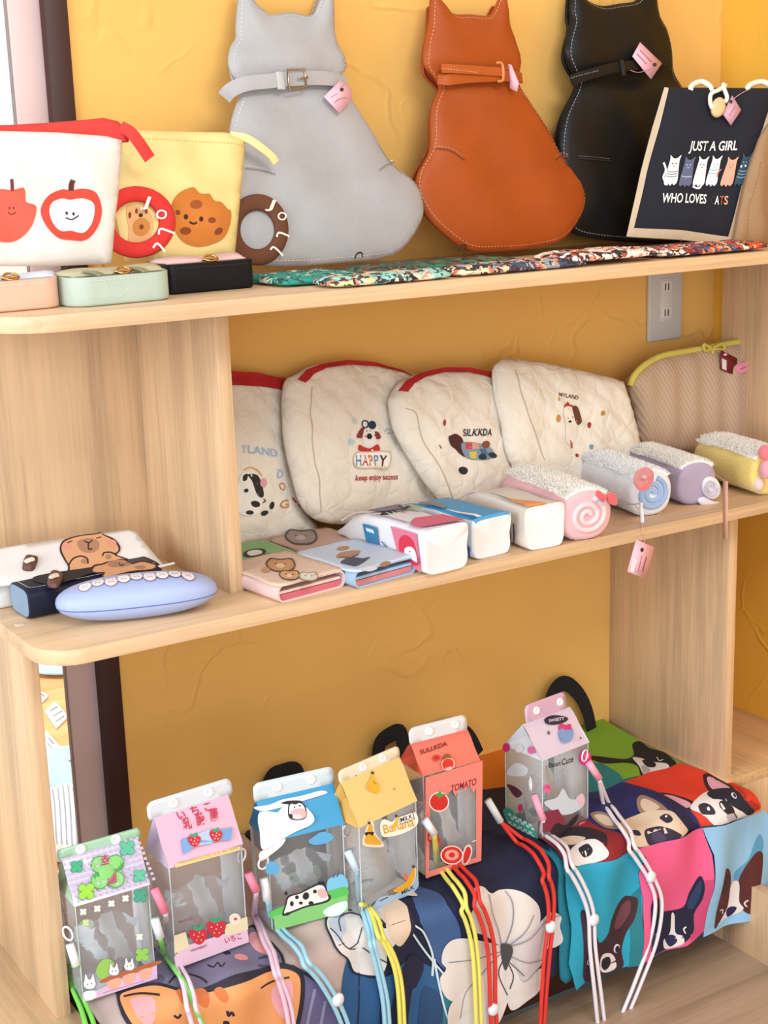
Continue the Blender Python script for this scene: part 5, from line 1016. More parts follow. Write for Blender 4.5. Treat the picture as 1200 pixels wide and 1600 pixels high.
# --- dog patchwork bag
BW, PK = '#ece4e2', '#e6a8bc'
def ear(col, pts, ink=None, ipts=None): return [('S', col, pts)]+([('S', ink, ipts)] if ink else [])
dg = [('P', '#d87a1e', [(740,1175),(800,1165),(812,1235),(740,1250)]), ('P', '#141b3c', [(700,1243),(812,1232),(830,1290),(860,1340),(770,1300),(700,1300)]),
    ('P', '#7fae2e', [(905,1134),(936,1124),(1070,1200),(1062,1204),(972,1222),(978,1228),(905,1200)]), ('P', '#1f7f86', [(905,1195),(940,1196),(968,1214),(978,1228),(905,1250)]),
    ('S', '#17141c', [(914,1184),(940,1186),(976,1192),(990,1184),(988,1166),(1000,1162),(1016,1172),(1036,1178),(1050,1190),(1054,1202),(1006,1218),(996,1204),(978,1198),(940,1196)]), ('S', BW, [(988,1190),(1002,1190),(1016,1194),(1040,1196),(1044,1204),(1020,1212),(1006,1216),(998,1204)]), ('S', '#17141c', [(1003,1194),(1014,1192),(1024,1197),(1022,1204),(1010,1204)]), ('S', '#b9a6b4', [(1002,1204),(1012,1206),(1016,1212),(1006,1215)]), ('L', BW, 1.2, [(1026,1186),(1030,1192),(1036,1190)]),
    ('P', '#e23a22', [(972,1228),(1060,1198),(1186,1258),(1184,1264),(1095,1292),(1060,1262)]), ('S', '#a82a2a', [(1130,1230),(1160,1242),(1184,1258),(1170,1262),(1150,1240)]),
    ('S', '#2a1420', [(1030,1246),(1050,1246),(1080,1256),(1084,1266),(1066,1270),(1044,1260)]), ('S', PK, [(1036,1250),(1050,1249),(1076,1258),(1078,1264),(1064,1266),(1046,1258)]), ('S', '#2a1420', [(1098,1222),(1104,1216),(1124,1226),(1146,1240),(1140,1248),(1110,1246)]), ('S', PK, [(1104,1224),(1112,1222),(1134,1236),(1138,1242),(1114,1242)]),
    ('S', BW, [(1078,1266),(1092,1252),(1110,1244),(1140,1258),(1164,1266),(1158,1274),(1116,1286),(1108,1284),(1100,1272)]), ('S', '#151a34', [(1104,1250),(1112,1242),(1140,1242),(1158,1248),(1168,1258),(1174,1266),(1162,1271),(1150,1262),(1132,1258),(1114,1258)]),
    ('S', '#2a2236', [(1091,1264),(1100,1262),(1114,1266),(1112,1271),(1098,1271)]), ('E', '#f0e8ee', 1107, 1267, 2, 1.3), ('E', '#f0e8ee', 1146, 1251, 3.6, 2.2), ('E', '#151a34', 1147, 1251, 2, 1.4), ('S', '#1d1a26', [(1122,1262),(1130,1258),(1140,1260),(1140,1268),(1130,1268)]), ('S', '#c3b3bf', [(1128,1270),(1140,1266),(1146,1274),(1134,1280)]), ('L', '#1d1a26', 1.6, [(1140,1266),(1144,1275)]),
    ('P', '#1a2466', [(905,1252),(972,1228),(1020,1244),(1060,1262),(1094,1292),(1060,1302),(1000,1322),(940,1310),(900,1290)]), ('S', '#121a4c', [(1020,1250),(1060,1264),(1092,1290),(1070,1298),(1052,1276)]),
    ('S', '#9c8070', [(922,1282),(936,1278),(956,1284),(966,1300),(944,1300)]), ('S', '#dcc4ac', [(928,1284),(938,1282),(952,1286),(958,1296),(944,1296)]), ('S', '#9c8070', [(994,1262),(1000,1254),(1012,1258),(1036,1272),(1040,1280),(1004,1278)]), ('S', '#dcc4ac', [(1000,1266),(1006,1260),(1030,1274),(1010,1276)]),
    ('S', '#e3cdb4', [(964,1300),(980,1284),(1004,1276),(1034,1278),(1056,1282),(1068,1298),(1000,1320),(984,1310)]), ('S', '#2a2440', [(1008,1302),(1020,1296),(1040,1294),(1056,1298),(1050,1306),(1012,1318)]), ('S', '#453c5e', [(1016,1304),(1030,1299),(1034,1308),(1018,1313)]), ('S', '#2a2440', [(1030,1286),(1040,1283),(1050,1287),(1040,1291)]), ('E', '#efe6ea', 1041, 1286, 2, 1.2), ('S', '#2a2440', [(984,1304),(996,1302),(1002,1306),(992,1308)]),
    ('P', '#8f1b2a', [(840,1290),(900,1280),(940,1304),(990,1322),(920,1345),(880,1352),(840,1320)]), ('S', '#241a24', [(856,1304),(900,1300),(936,1310),(948,1322),(930,1334),(900,1338),(870,1326)]), ('S', '#e3cdb4', [(870,1318),(890,1312),(914,1320),(902,1326),(880,1326)]), ('S', BW, [(892,1334),(908,1324),(930,1326),(942,1332),(920,1344),(896,1350)]), ('S', '#1d1a26', [(904,1333),(916,1329),(924,1334),(912,1340)]),
    # hanging front
    ('P', '#1fa3c4', [(876,1358),(988,1322),(1000,1330),(990,1360),(996,1400),(988,1500),(940,1516),(890,1540),(880,1500),(884,1440)]), ('P', '#1d7c8a', [(980,1400),(994,1380),(992,1500),(974,1506),(976,1450)]),
    ('S', '#3b1c2a', [(899,1440),(900,1420),(908,1420),(918,1446),(926,1466),(940,1452),(948,1430),(970,1402),(980,1398),(990,1402),(984,1430),(970,1456),(964,1480),(966,1506),(940,1518),(908,1530),(902,1490)]), ('S', '#6b3c48', [(952,1442),(966,1416),(980,1404),(978,1424),(962,1446)]),
    ('S', BW, [(932,1488),(944,1484),(954,1492),(956,1508),(940,1516),(932,1510)]), ('S', '#1d1a2a', [(934,1494),(944,1490),(948,1502),(940,1512),(934,1506)]), ('E', '#f0e8ee', 956, 1477, 5, 7, 10), ('E', '#1d1a2a', 957, 1478, 3.6, 5.4, 10), ('E', '#f0e8ee', 913, 1497, 4, 6, 10), ('E', '#1d1a2a', 913, 1497, 2.8, 4.4, 10),
    ('P', '#ef5f92', [(988,1322),(1094,1292),(1102,1330),(1102,1380),(1090,1450),(1060,1470),(1000,1495),(990,1496),(996,1400),(990,1360),(1000,1335)]), ('P', '#d04a7c', [(1090,1370),(1102,1366),(1098,1420),(1086,1452),(1066,1464),(1074,1420)]),
    ('S', '#10163a', [(1004,1440),(1006,1410),(1012,1396),(1020,1400),(1026,1420),(1060,1414),(1070,1390),(1084,1364),(1090,1376),(1088,1400),(1076,1424),(1072,1450),(1050,1470),(1010,1488),(1004,1466)]), ('S', '#1c3a66', [(1066,1410),(1076,1386),(1086,1370),(1084,1396),(1074,1416)]),
    ('S', BW, [(1044,1424),(1048,1428),(1047,1452),(1056,1456),(1056,1466),(1044,1474),(1032,1478),(1030,1466),(1040,1452)]), ('S', '#1a2050', [(1032,1460),(1044,1456),(1048,1464),(1038,1474)]), ('L', BW, 2, [(1062,1442),(1058,1446),(1060,1452)]), ('L', BW, 2, [(1012,1452),(1016,1455)]),
    ('P', '#93c4e8', [(1094,1292),(1187,1262),(1200,1290),(1196,1420),(1110,1450),(1088,1458),(1102,1380),(1104,1330)]), ('S', '#5b9ec4', [(1140,1360),(1160,1340),(1178,1300),(1184,1320),(1164,1350),(1150,1370),(1142,1378)]),
    ('S', '#57201f', [(1112,1404),(1118,1356),(1124,1350),(1132,1360),(1134,1384),(1132,1420),(1124,1430),(1116,1440),(1108,1444)]), ('S', '#3c1a22', [(1116,1390),(1120,1362),(1128,1366),(1126,1390)]), ('S', '#57201f', [(1146,1372),(1156,1350),(1172,1328),(1182,1330),(1174,1370),(1168,1400),(1162,1420),(1152,1418),(1146,1404)]),
    ('S', BW, [(1134,1378),(1146,1374),(1147,1404),(1152,1414),(1144,1424),(1126,1434),(1116,1440),(1132,1414)]), ('S', '#1a2050', [(1130,1420),(1136,1414),(1144,1414),(1140,1424),(1132,1430)]), ('L', BW, 2, [(1157,1400),(1153,1406),(1156,1411)]), ('L', BW, 2, [(1116,1418),(1123,1418),(1122,1424)])]
t3, ST3 = tote('patchwork tote bag of cartoon dogs on bright squares, folded over the box at the right', 61.7, 96.2, .8, 48.2, '#1a7f92', dg, amp=.3, hem=lambda t: .5*sin(t*9)-.8*t)
# carry handles standing up behind
def strap(nm, pts, par, wd=2.4):
    P = [pick(x, y, 'Y', Y) for x, y, Y in pts]; return ribbon(nm, P, [(0.25, -1, .1)]*len(P), wd, .25, mat('#0f0f14', 'cloth'), par)
strap('carry_handle', [(418,1245,-1.6),(424,1216,-1.4),(440,1207,-1.4),(462,1205,-1.5),(468,1235,-1.8)], t1)
strap('carry_handle', [(590,1190,-2.4),(594,1162,-2.0),(610,1148,-2.0),(626,1146,-2.0),(632,1180,-2.4)], t2)
strap('carry_handle', [(672,1150,-2.0),(690,1134,-1.5),(712,1132,-1.5),(735,1148,-1.5),(750,1176,-2.0)], t2, 1.5)
strap('carry_handle', [(852,1150,-3.4),(858,1100,-2.4),(868,1076,-2.0),(884,1068,-1.8),(904,1084,-1.8),(918,1112,-2),(926,1150,-2.2)], t3)

# ================================================================== clear milk carton bags with lanyards
CLR = '#fbfdff'
def carton(label, bl, br, d, hb, hr, hs, top, side, seal, trans=CLR, snaps=((.25, .72)), seal_over=.5, zb=None, edge='#e8eef4'):
    """box bag: clear body, gabled lid, upright seal with two snaps"""
    zb = ZB-SL*.82+.75 if zb is None else zb
    A = pick(*bl, 'Z', zb); B = pick(*br, 'Z', zb); U = B-A; w_ = np.linalg.norm(U); U /= w_; Nn = np.array([-U[1], U[0], 0]); Z = np.array([0, 0, 1.])
    r = thing('carton_bag', label, 'clear bag', A+U*w_/2+Nn*d/2, 'clear milk carton bags')
    def P(x, y, z): return A+U*x+Nn*y+Z*z
    rad = .7
    def ring(z, g=0, n=5):
        out = []
        for cx, cy, a0 in ((rad, rad, pi), (w_-rad, rad, 1.5*pi), (w_-rad, d-rad, 0), (rad, d-rad, .5*pi)):
            for i in range(n+1): t = a0+pi/2*i/n; out.append(P(cx+(rad-g)*cos(t), cy+(rad-g)*sin(t), z))
        return out
    R = [ring(0.0, .3), ring(.2, .05)]+[ring(hb*k, .0) for k in (.15, .4, .7, 1.0)]; n = len(R[0])
    V = [p+(U*.0)+Nn*(.12*sin(i*.9+j*2)) for j, g in enumerate(R) for i, p in enumerate(g)]; F = []
    for k in range(len(R)-1):
        for i in range(n): F.append((k*n+i, k*n+(i+1) % n, (k+1)*n+(i+1) % n, (k+1)*n+i))
    F.append(tuple(range(n))[::-1]); body = mk('clear_body', V, F, mat(trans, 'clear'), r, autos=60)
    # piping along the upright corners
    for x, y in ((.12, .12), (w_-.12, .12), (.12, d-.12)):
        tube('edge_piping', [P(x, y, .3), P(x, y, hb*.5), P(x, y, hb)], .09, mat(edge, 'milky'), body, n=6)
    # lid: two sloping faces and folded-in ends
    e = .06; q = [P(-e, -e, hb), P(w_+e, -e, hb), P(w_+e, d+e, hb), P(-e, d+e, hb), P(-e, d/2, hb+hr), P(w_+e, d/2, hb+hr), P(.9, d/2, hb+hr*.55), P(w_-.9, d/2, hb+hr*.55)]
    k = 6; V = []; F = []
    def face(a, b, c_, dd, bul):
        b0 = len(V)
        for i in range(k+1):
            for j in range(k+1):
                s, t = i/k, j/k; p = (a*(1-s)+b*s)*(1-t)+(dd*(1-s)+c_*s)*t; V.append(p+bul*sin(pi*s)*sin(pi*t)+Z*(-.35*sin(2*pi*t)*.6))
        for i in range(k):
            for j in range(k): F.append((b0+i*(k+1)+j, b0+(i+1)*(k+1)+j, b0+(i+1)*(k+1)+j+1, b0+i*(k+1)+j+1))
    face(q[0], q[1], q[5], q[4], -Nn*.1)
    lid = mk('lid_front', V, F, mat(top, 'plastic'), r)
    V = []; F = []; face(q[3], q[2], q[5], q[4], Nn*.1); mk('lid_back', V, F, mat(top, 'plastic'), r)
    V = [q[0], q[3], q[4], q[6]]; mk('lid_gusset', V, [(0, 3, 2), (3, 1, 2), (0, 1, 3)], mat(side, 'milky'), r, smooth=False)
    V = [q[1], q[2], q[5], q[7]]; mk('lid_gusset', V, [(0, 3, 2), (3, 1, 2), (0, 1, 3)], mat(side, 'milky'), r, smooth=False)
    S_lid = Plane.of(q[0], U, q[4]-q[0]); S_lid.H = None
    slope = np.linalg.norm(q[4]-q[0]); 
    S_lid.H = lambda u, v: .16*np.sin(pi*np.clip(u/w_, 0, 1))*np.sin(pi*np.clip(v/slope, 0, 1))+np.abs(.21*np.sin(2*pi*np.clip(v/slope, 0, 1)))+.02
    S_seal = Plane.of(P(0, d/2, hb+hr-.12), U, Z*.99+Nn*.12)
    o = seal_over; cr = min(.9, hs*.45); x0, x1 = -o, w_+o; sp = [(x0+.15, -.1), (w_/2, -.15), (x1-.15, -.1), (x1, .4)]
    for cx, cy, a0 in ((x1-cr, hs-cr, 0), (x0+cr, hs-cr, pi/2)): sp += [(cx+cr*cos(a0+pi/2*i/6), cy+cr*sin(a0+pi/2*i/6)) for i in range(7)]
    sp += [(x0, .4)]
    sl = puffy('top_seal', S_seal, sp, 0, 0, .4, mat(seal, 'plastic'), r, res=.7, e=.05)
    for f in snaps:
        c0 = S_seal.P([w_*f], [hs*.52], [.06])[0]; V = []; F = []
        for j, (rr_, h) in enumerate(((.6, 0), (.58, .12), (.46, .2), (.34, .2), (.28, .1), (0.02, .09))):
            for i in range(18): t = 2*pi*i/18; V.append(c0+S_seal.U*rr_*cos(t)+S_seal.V*rr_*sin(t)+S_seal.N*h)
        for j in range(5):
            for i in range(18): F.append((j*18+i, j*18+(i+1) % 18, (j+1)*18+(i+1) % 18, (j+1)*18+i))
        mk('snap_button', V, F, mat('#fbfcfe', 'plastic'), sl)
    S_f = Plane.of(P(0, -.22, 0), U, Z); S_l = Plane.of(P(-.22, d, 0), -Nn, Z); S_b = Plane.of(P(0, d-.5, 0), U, Z)
    # crumpled clear liner folded inside
    V = []; F = []; m = 12; rs = random.Random(int(A[0]*7))
    for i in range(m+1):
        for j in range(m+1):
            s, t = i/m, j/m; V.append(P(.8+(w_-1.6)*s, d*.5+1.2*sin(s*7+t*3)*(.4+t*.6)+rs.uniform(-.15, .15), .5+hb*.62*t+rs.uniform(-.25, .25)+.8*sin(s*5)*t))
    for i in range(m):
        for j in range(m): a = i*(m+1)+j; F.append((a, a+1, a+m+2, a+m+1))
    mk('folded_liner', V, F, mat('#dfe6ee', 'film'), r)
    return r, body, lid, S_f, S_l, S_lid, S_seal, S_b, P, w_

def lanyard(label, col, clip, start, paths, hang=None, r=.29, stopper=None, ring=None, wrap=None, group='lanyards of the carton bags'):
    """round cords: start = list of 3D points near the bag, paths = seen points on the tote bags and beyond"""
    S = Drape(.25); tops = [np.array(p, float) for p in start]
    rt = thing('lanyard', label, 'lanyard', tops[-1]*np.array([1, 1, 1])-np.array([0, 0, 0]), group)
    for i, pt in enumerate(paths):
        P = list(tops[-1:])
        pt = smo(pt, False, 4)
        for k, (x, y) in enumerate(pt):
            u, v = S.uv(x, y)
            lift = .8+1.0*min(1, max(0, (v-22)/9))
            if v > -YF+.3: q = pick(x, y, 'Y', YF-1.75); P.append(q)
            else: P.append(S.P([u], [v], [lift])[0])
        P = P[:1]+P[2:]
        tube('cord', P, r, mat(col, 'cord'), rt, n=8)
    if wrap is not None: tube('cord_wrap', tops[-2:] if len(tops) > 1 else tops, r*1.8, mat(wrap, 'cord'), rt, n=12, sm=False)
    if ring is not None:
        c, N_, rr_ = ring; N_ = np.array(N_, float); N_ /= np.linalg.norm(N_); a = np.cross(N_, [0, 0, 1.]); a /= np.linalg.norm(a); b = np.cross(N_, a)
        tube('key_ring', [np.array(c)+a*rr_*cos(t)+b*rr_*sin(t) for t in [2*pi*i/20 for i in range(20)]], .13, mat(clip, 'plastic'), rt, n=8, closed=True, sm=False)
    if stopper:
        for x, y in stopper:
            u, v = S.uv(x, y); q = pick(x, y, 'Y', YF-1.85) if v > -YF+.3 else S.P([u], [v], [1.7])[0]
            nn = np.array([0, -1., 0]) if v > -YF+.5 else np.array([0, -.3, 1.])
            supere('cord_stopper', q, (1, .25, 0), .85, .62, .85, mat('#e9edf2', 'plastic'), rt, 2.2, 2.2, 24, 12)
    return rt
# green clover
g, gb, gl, F_, L_s, LD, SE, BK, P, w_ = carton('clear carton bag with a green clover print lid, farthest left', (130,1568), (245,1530), 6.0, 12.1, 4.6, 1.2, '#d8cfe4', '#b9d9bd', '#a8d3b4', edge='#cfe2d6')
def clover(cx, cy, s, c, dk, sk=(1, 0)):
    o = []
    for k, (a, b) in enumerate(((-.5, -.5), (.5, -.58), (-.5, .5), (.5, .42))): o.append(('E', dk, cx+a*s, cy+b*s, s*.56, s*.54))
    for k, (a, b) in enumerate(((-.5, -.5), (.5, -.58), (-.5, .5), (.5, .42))): o.append(('E', c, cx+a*s, cy+b*s, s*.5, s*.48))
    o.append(('E', c, cx, cy, s*.5, s*.5))
    return o
chk = [('P', '#c7b9d8', [(92+i*9+j*3.2-1, 1334+j*8-i*2.6), (92+i*9+j*3.2+3.5, 1332.7+j*8-i*2.6), (92+i*9+j*3.2+5, 1336.7+j*8-i*2.6), (92+i*9+j*3.2+.5, 1338+j*8-i*2.6)]) for i in range(14) for j in range(10)]
prints('lid_print', LD, gl, chk+[('P', '#a8d3b4', [(90,1328),(214,1293),(218,1300),(92,1336)])]+clover(167, 1364, 25, '#86d073', '#4d9a55')+[('T', '#b54a66', '幸', (156,1355), (170,1352), 15, (0,-1)), ('T', '#b54a66', '運', (166,1383), (182,1378), 15, (0,-1))]
    +clover(119, 1355, 9, '#3fae7e', '#2a6a58')+clover(198, 1326, 11, '#5cc09a', '#3a8a78')+clover(217, 1369, 9, '#5cc09a', '#3a8a78')+clover(134, 1394, 12, '#9bd643', '#5a9a3a'), h0=.05, dh=.01, res=0)
def bun(cx, cy, s): return [('S', '#8a7f92', [(cx-s,cy),(cx-s*.8,cy-s*.7),(cx-s*.6,cy-s*1.7),(cx-s*.2,cy-s*.9),(cx+s*.2,cy-s*.9),(cx+s*.5,cy-s*1.7),(cx+s*.8,cy-s*.7),(cx+s,cy),(cx+s*.6,cy+s*.7),(cx-s*.6,cy+s*.7)]), ('S', '#f3f1f6', [(cx-s*.86,cy),(cx-s*.7,cy-s*.6),(cx-s*.57,cy-s*1.45),(cx-s*.22,cy-s*.75),(cx+s*.2,cy-s*.75),(cx+s*.48,cy-s*1.45),(cx+s*.7,cy-s*.6),(cx+s*.86,cy),(cx+s*.5,cy+s*.58),(cx-s*.5,cy+s*.58)]), ('E', '#3a3440', cx-s*.3, cy, 1, 1), ('E', '#3a3440', cx+s*.3, cy-1, 1, 1)]
bprints(1475, F_, gb, [('P', '#e0bde0', [(130,1566),(128,1552),(150,1548),(200,1525),(245,1508),(246,1529)]), ('L', '#a87ca8', 1, [(160,1552),(200,1540),(226,1532)])]+bun(140, 1538, 11)+[('S', '#f3f1f6', [(132,1550),(148,1548),(150,1558),(140,1563),(132,1560)])]
    +[('S', '#b4643c', [(164,1528),(244,1502),(243,1509),(166,1535)])]+[('S', '#e6b09a', [(x,y),(x+20,y-6),(x+17,y+8),(x+4,y+12)]) for x, y in ((168,1534),(192,1526),(217,1518))]+[('S', '#93c95c', [(150,1520),(156,1504),(168,1498),(178,1506),(172,1520),(160,1530)])]+bun(178, 1518, 9)+bun(202, 1510, 9)+clover(222, 1492, 10, '#93cf5c', '#5a9a3a')
    +clover(130, 1425, 5, '#f0f6ea', '#7fae8a')+clover(152, 1420, 5, '#f0f6ea', '#7fae8a')+clover(174, 1412, 5, '#f0f6ea', '#7fae8a')+clover(196, 1404, 5, '#f0f6ea', '#7fae8a')+clover(219, 1400, 10, '#4aa98c', '#2a6a58')+clover(134, 1442, 5, '#cfe79a', '#9fc07a')+clover(218, 1464, 5, '#f0f6ea', '#7fae8a'), h0=.03, dh=.006, res=0)
prints('back_print', BK, gb, bun(168, 1450, 16)+[('S', '#dfeadf', [(120,1450),(132,1436),(146,1440),(140,1456),(124,1460)])], h0=.02, res=0)
# strawberry
g2, gb, gl, F_, L_s, LD, SE, BK, P2, w2 = carton('clear carton bag with a pink strawberry print lid and white seal', (275,1515), (388,1472), 6.0, 13.0, 5.3, 2.1, '#e4bcd8', '#d8c9e6', '#dbe4ee', snaps=(.28, .75), seal_over=.7)
def straw(cx, cy, s): return [('S', '#d02a3e', [(cx-s,cy-s*.5),(cx-s*.3,cy-s*.8),(cx+s*.5,cy-s*.8),(cx+s,cy-s*.4),(cx+s*.8,cy+s*.4),(cx+s*.2,cy+s),(cx-s*.4,cy+s*.8),(cx-s*.9,cy+s*.2)]), ('S', '#3fa07a', [(cx-s*.6,cy-s*.7),(cx-s*.5,cy-s*1.1),(cx,cy-s*.95),(cx+s*.3,cy-s*1.3),(cx+s*.6,cy-s*.9),(cx+s*.2,cy-s*.6),(cx-s*.2,cy-s*.55)])]+[('E', '#f6d0a0', cx+a*s, cy+b*s, 1, 1.2) for a, b in ((-.5, -.1), (0, .1), (.5, -.1), (-.2, .5), (.3, .5), (.1, -.35))]
prints('lid_print', LD, gl, [('P', '#7aa6dc', [(282,1312),(300,1306),(362,1293),(360,1313),(344,1314),(310,1318),(286,1336)]), ('P', '#b9cdea', [(306,1304),(326,1296),(330,1318),(308,1322)]), ('P', '#e3cd92', [(272,1350),(374,1322),(376,1328),(274,1356)]), ('T', '#c9a04a', 'STRAWBERRY LACTIC ACID BACTERIA', (278,1352), (372,1326), 4, (-.1,-1))]
    +straw(302, 1314, 10)+straw(336, 1306, 10)+[('T', '#cf3050', 'い', (278,1281), (290,1278), 12, (-.3,-1)), ('T', '#cf3050', 'ち', (299,1274), (311,1271), 12, (-.3,-1)), ('T', '#cf3050', 'こ', (320,1268), (331,1265), 12, (-.3,-1)), ('T', '#cf3050', '乳', (286,1297), (299,1293), 15, (-.2,-1)), ('T', '#cf3050', '酸', (307,1290), (320,1286), 15, (-.2,-1)), ('T', '#cf3050', '菌', (328,1283), (341,1279), 15, (-.2,-1))], h0=.05, dh=.01, res=0)
prints('body_print', F_, gb, [('P', '#e9c6de', [(284,1480),(386,1448),(389,1472),(276,1514),(272,1496)]), ('P', '#eadfb8', [(272,1462),(290,1456),(296,1480),(273,1490)]), ('P', '#eadfb8', [(350,1446),(386,1432),(388,1452),(352,1462)])]+straw(310, 1462, 14)+straw(338, 1450, 15)
    +[('E', '#f0e4d8', 367, 1436, 9, 9), ('E', '#c24a4a', 368, 1436, 2.4, 2.4), ('T', '#c23a54', 'いちこ', (352,1474), (378,1466), 8, (-.2,-1)), ('T', '#a04a6a', 'STRAWBERRY', (298,1488), (324,1479), 4, (-.2,-1)), ('T', '#8a5a7a', 'fresh milk', (280,1443), (304,1436), 5, (-.2,-1))], h0=.03, dh=.008, res=0)
# cow
g3, gb, gl, F_, L_s, LD, SE, BK, P3, w3 = carton('clear carton bag with a blue sky and cow print lid', (425,1457), (543,1425), 6.0, 12.0, 4.3, 2.3, '#3f9fd0', '#3d93c8', '#d5e2e8', snaps=(.28, .72), seal_over=.3)
def cowspots(pts): return [('E', '#20202a', x, y, a, b, r_) for x, y, a, b, r_ in pts]
prints('lid_print', LD, gl, [('S', '#e9eff4', [(403,1273),(416,1268),(432,1270),(440,1262),(452,1256),(470,1258),(482,1266),(490,1280),(484,1290),(466,1298),(450,1306),(430,1318),(410,1327),(405,1300)]), ('S', '#dfeaf0', [(396,1262),(420,1258),(440,1250),(470,1244),(500,1236),(510,1240),(480,1250),(440,1262),(410,1268)]),
    ('S', '#20202a', [(438,1256),(450,1252),(468,1252),(470,1256),(456,1258)]), ('S', '#2a2430', [(449,1262),(452,1254),(460,1256),(468,1254),(477,1262),(478,1276),(470,1282),(456,1282),(450,1276)]), ('S', '#f1ede8', [(451,1262),(454,1257),(460,1258),(468,1256),(475,1263),(476,1275),(469,1280),(457,1280),(452,1275)]), ('S', '#eab4b8', [(453,1270),(464,1264),(476,1266),(477,1276),(468,1281),(457,1280)]), ('E', '#b0606a', 461, 1273, 1.6, 2), ('E', '#b0606a', 469, 1271, 1.6, 2), ('E', '#20202a', 459, 1262, 1.3, 1.3), ('E', '#20202a', 467, 1260, 1.3, 1.3)], h0=.05, dh=.008, res=.8)
bprints(1371, F_, gb, [('S', '#e9eff4', [(406,1332),(430,1318),(446,1310),(440,1322),(420,1338),(408,1345)]), ('S', '#5faee0', [(482,1314),(492,1306),(502,1300),(516,1302),(521,1310),(508,1318),(490,1320)]), ('S', '#5faee0', [(416,1352),(426,1346),(436,1354),(434,1364),(418,1366)]),
    ('S', '#7ec8ea', [(512,1376),(530,1366),(541,1372),(542,1390),(514,1398)]), ('S', '#5cc45a', [(424,1424),(470,1406),(520,1390),(541,1386),(543,1400),(520,1406),(470,1422),(428,1436)]), ('P', '#86cc78', [(427,1432),(470,1420),(543,1398),(544,1424),(430,1454)]), ('S', '#e6eef0', [(505,1424),(520,1414),(540,1408),(542,1418),(530,1430),(512,1432)]),
    ('S', '#2a2430', [(441,1430),(446,1412),(450,1400),(470,1394),(488,1384),(498,1380),(508,1382),(512,1394),(516,1406),(504,1412),(478,1418),(452,1428)]), ('S', '#f3efec', [(444,1427),(448,1413),(452,1402),(470,1396),(488,1387),(498,1383),(506,1385),(510,1395),(513,1404),(503,1409),(478,1415),(452,1425)]), ('S', '#eab4b8', [(496,1392),(504,1388),(511,1394),(510,1402),(500,1402)]), ('E', '#20202a', 502, 1380, 6, 3)]
    +cowspots([(464, 1402, 3, 3, 0), (478, 1400, 5, 6, 20), (470, 1411, 3, 2.5, 0), (456, 1412, 3, 4, 0), (486, 1411, 4, 3, 0), (492, 1393, 3, 3, 0), (449, 1428, 5, 2.4, -20), (447, 1396, 2.4, 3, 0), (515, 1402, 2, 4, 0)])+[('L', '#3f6a9a', 2, [(520,1372),(524,1366)]), ('L', '#3f6a9a', 2, [(526,1370),(530,1364)])], h0=.03, dh=.01, res=0)
prints('back_print', BK, gb, [('S', '#9fc0a8', [(436,1376),(450,1366),(480,1356),(496,1352),(500,1372),(470,1382),(440,1390)])]+cowspots([(455, 1372, 4, 3, 0), (470, 1366, 4, 3, 0)]), h0=.02, res=0)
# banana
g4, gb, gl, F_, L_s, LD, SE, BK, P4, w4 = carton('clear carton bag with a pale yellow banana milk print lid', (566,1432), (655,1385), 6.0, 12.0, 5.2, 1.6, '#f0d08a', '#e8b860', '#f2ead0', snaps=(.38, .72), seal_over=.2)
def banana(pts, tip): return [('S', '#f3ead8', [(x+(x-pts[0][0])*.04, y) for x, y in pts]), ('S', '#efb52e', pts), ('E', '#5a3a1c', tip[0], tip[1], 2.4, 2.4)]
prints('lid_print', LD, gl, banana([(580,1210),(586,1222),(592,1232),(590,1240),(580,1238),(570,1232),(574,1222)], (581, 1208))+[('L', '#b0702a', 1.4, [(580,1222),(586,1226)]), ('L', '#7a8a4a', 1.4, [(613,1232),(616,1234)]), ('E', '#7a5a2a', 556, 1212, 1, 1)]
    +[('S', '#f8efe0', [(594,1288),(600,1280),(612,1284),(622,1276),(640,1272),(650,1270),(652,1288),(630,1302),(604,1308),(596,1304)]), ('T', '#d9a23a', 'Banana', (600,1303), (648,1290), 14, (-.2,-1)), ('P', '#3a3432', [(622,1276),(645,1268),(648,1280),(625,1288)]), ('P', '#f6f3ee', [(623,1277),(644,1269.5),(646.5,1279.5),(625.5,1287)]), ('T', '#26242a', 'MILK', (626,1285), (645,1278), 7, (-.15,-1))]+banana([(610,1292),(616,1286),(620,1276),(622,1284),(618,1294)], (619, 1275)), h0=.05, dh=.01, res=0)
bprints(1340, F_, gb, [('S', '#f6ecd8', [(566,1314),(572,1294),(578,1282),(584,1286),(586,1300),(600,1320),(592,1324),(570,1322)])]+banana([(570,1312),(574,1298),(578,1288),(582,1292),(584,1304),(596,1318),(586,1320),(572,1318)], (577, 1286))+[('S', '#3a2a24', [(570,1301),(577,1300),(584,1300),(582,1306),(577,1303),(572,1306)])]
    +[('S', '#a9c9e4', [(576,1428),(590,1406),(600,1400),(620,1396),(640,1370),(650,1368),(654,1384),(640,1398),(610,1410),(590,1424)])]+banana([(614,1392),(622,1386),(634,1378),(642,1364),(648,1356),(648,1370),(640,1386),(626,1394)], (646, 1354))+[('E', '#e87a6a', 634, 1370, 4, 5), ('T', '#2a4a6a', 'MILK', (628,1398), (648,1388), 6, (-.2,-1)), ('L', '#3a4a6a', 1.6, [(593,1408),(606,1402)])], h0=.03, dh=.01, res=0)
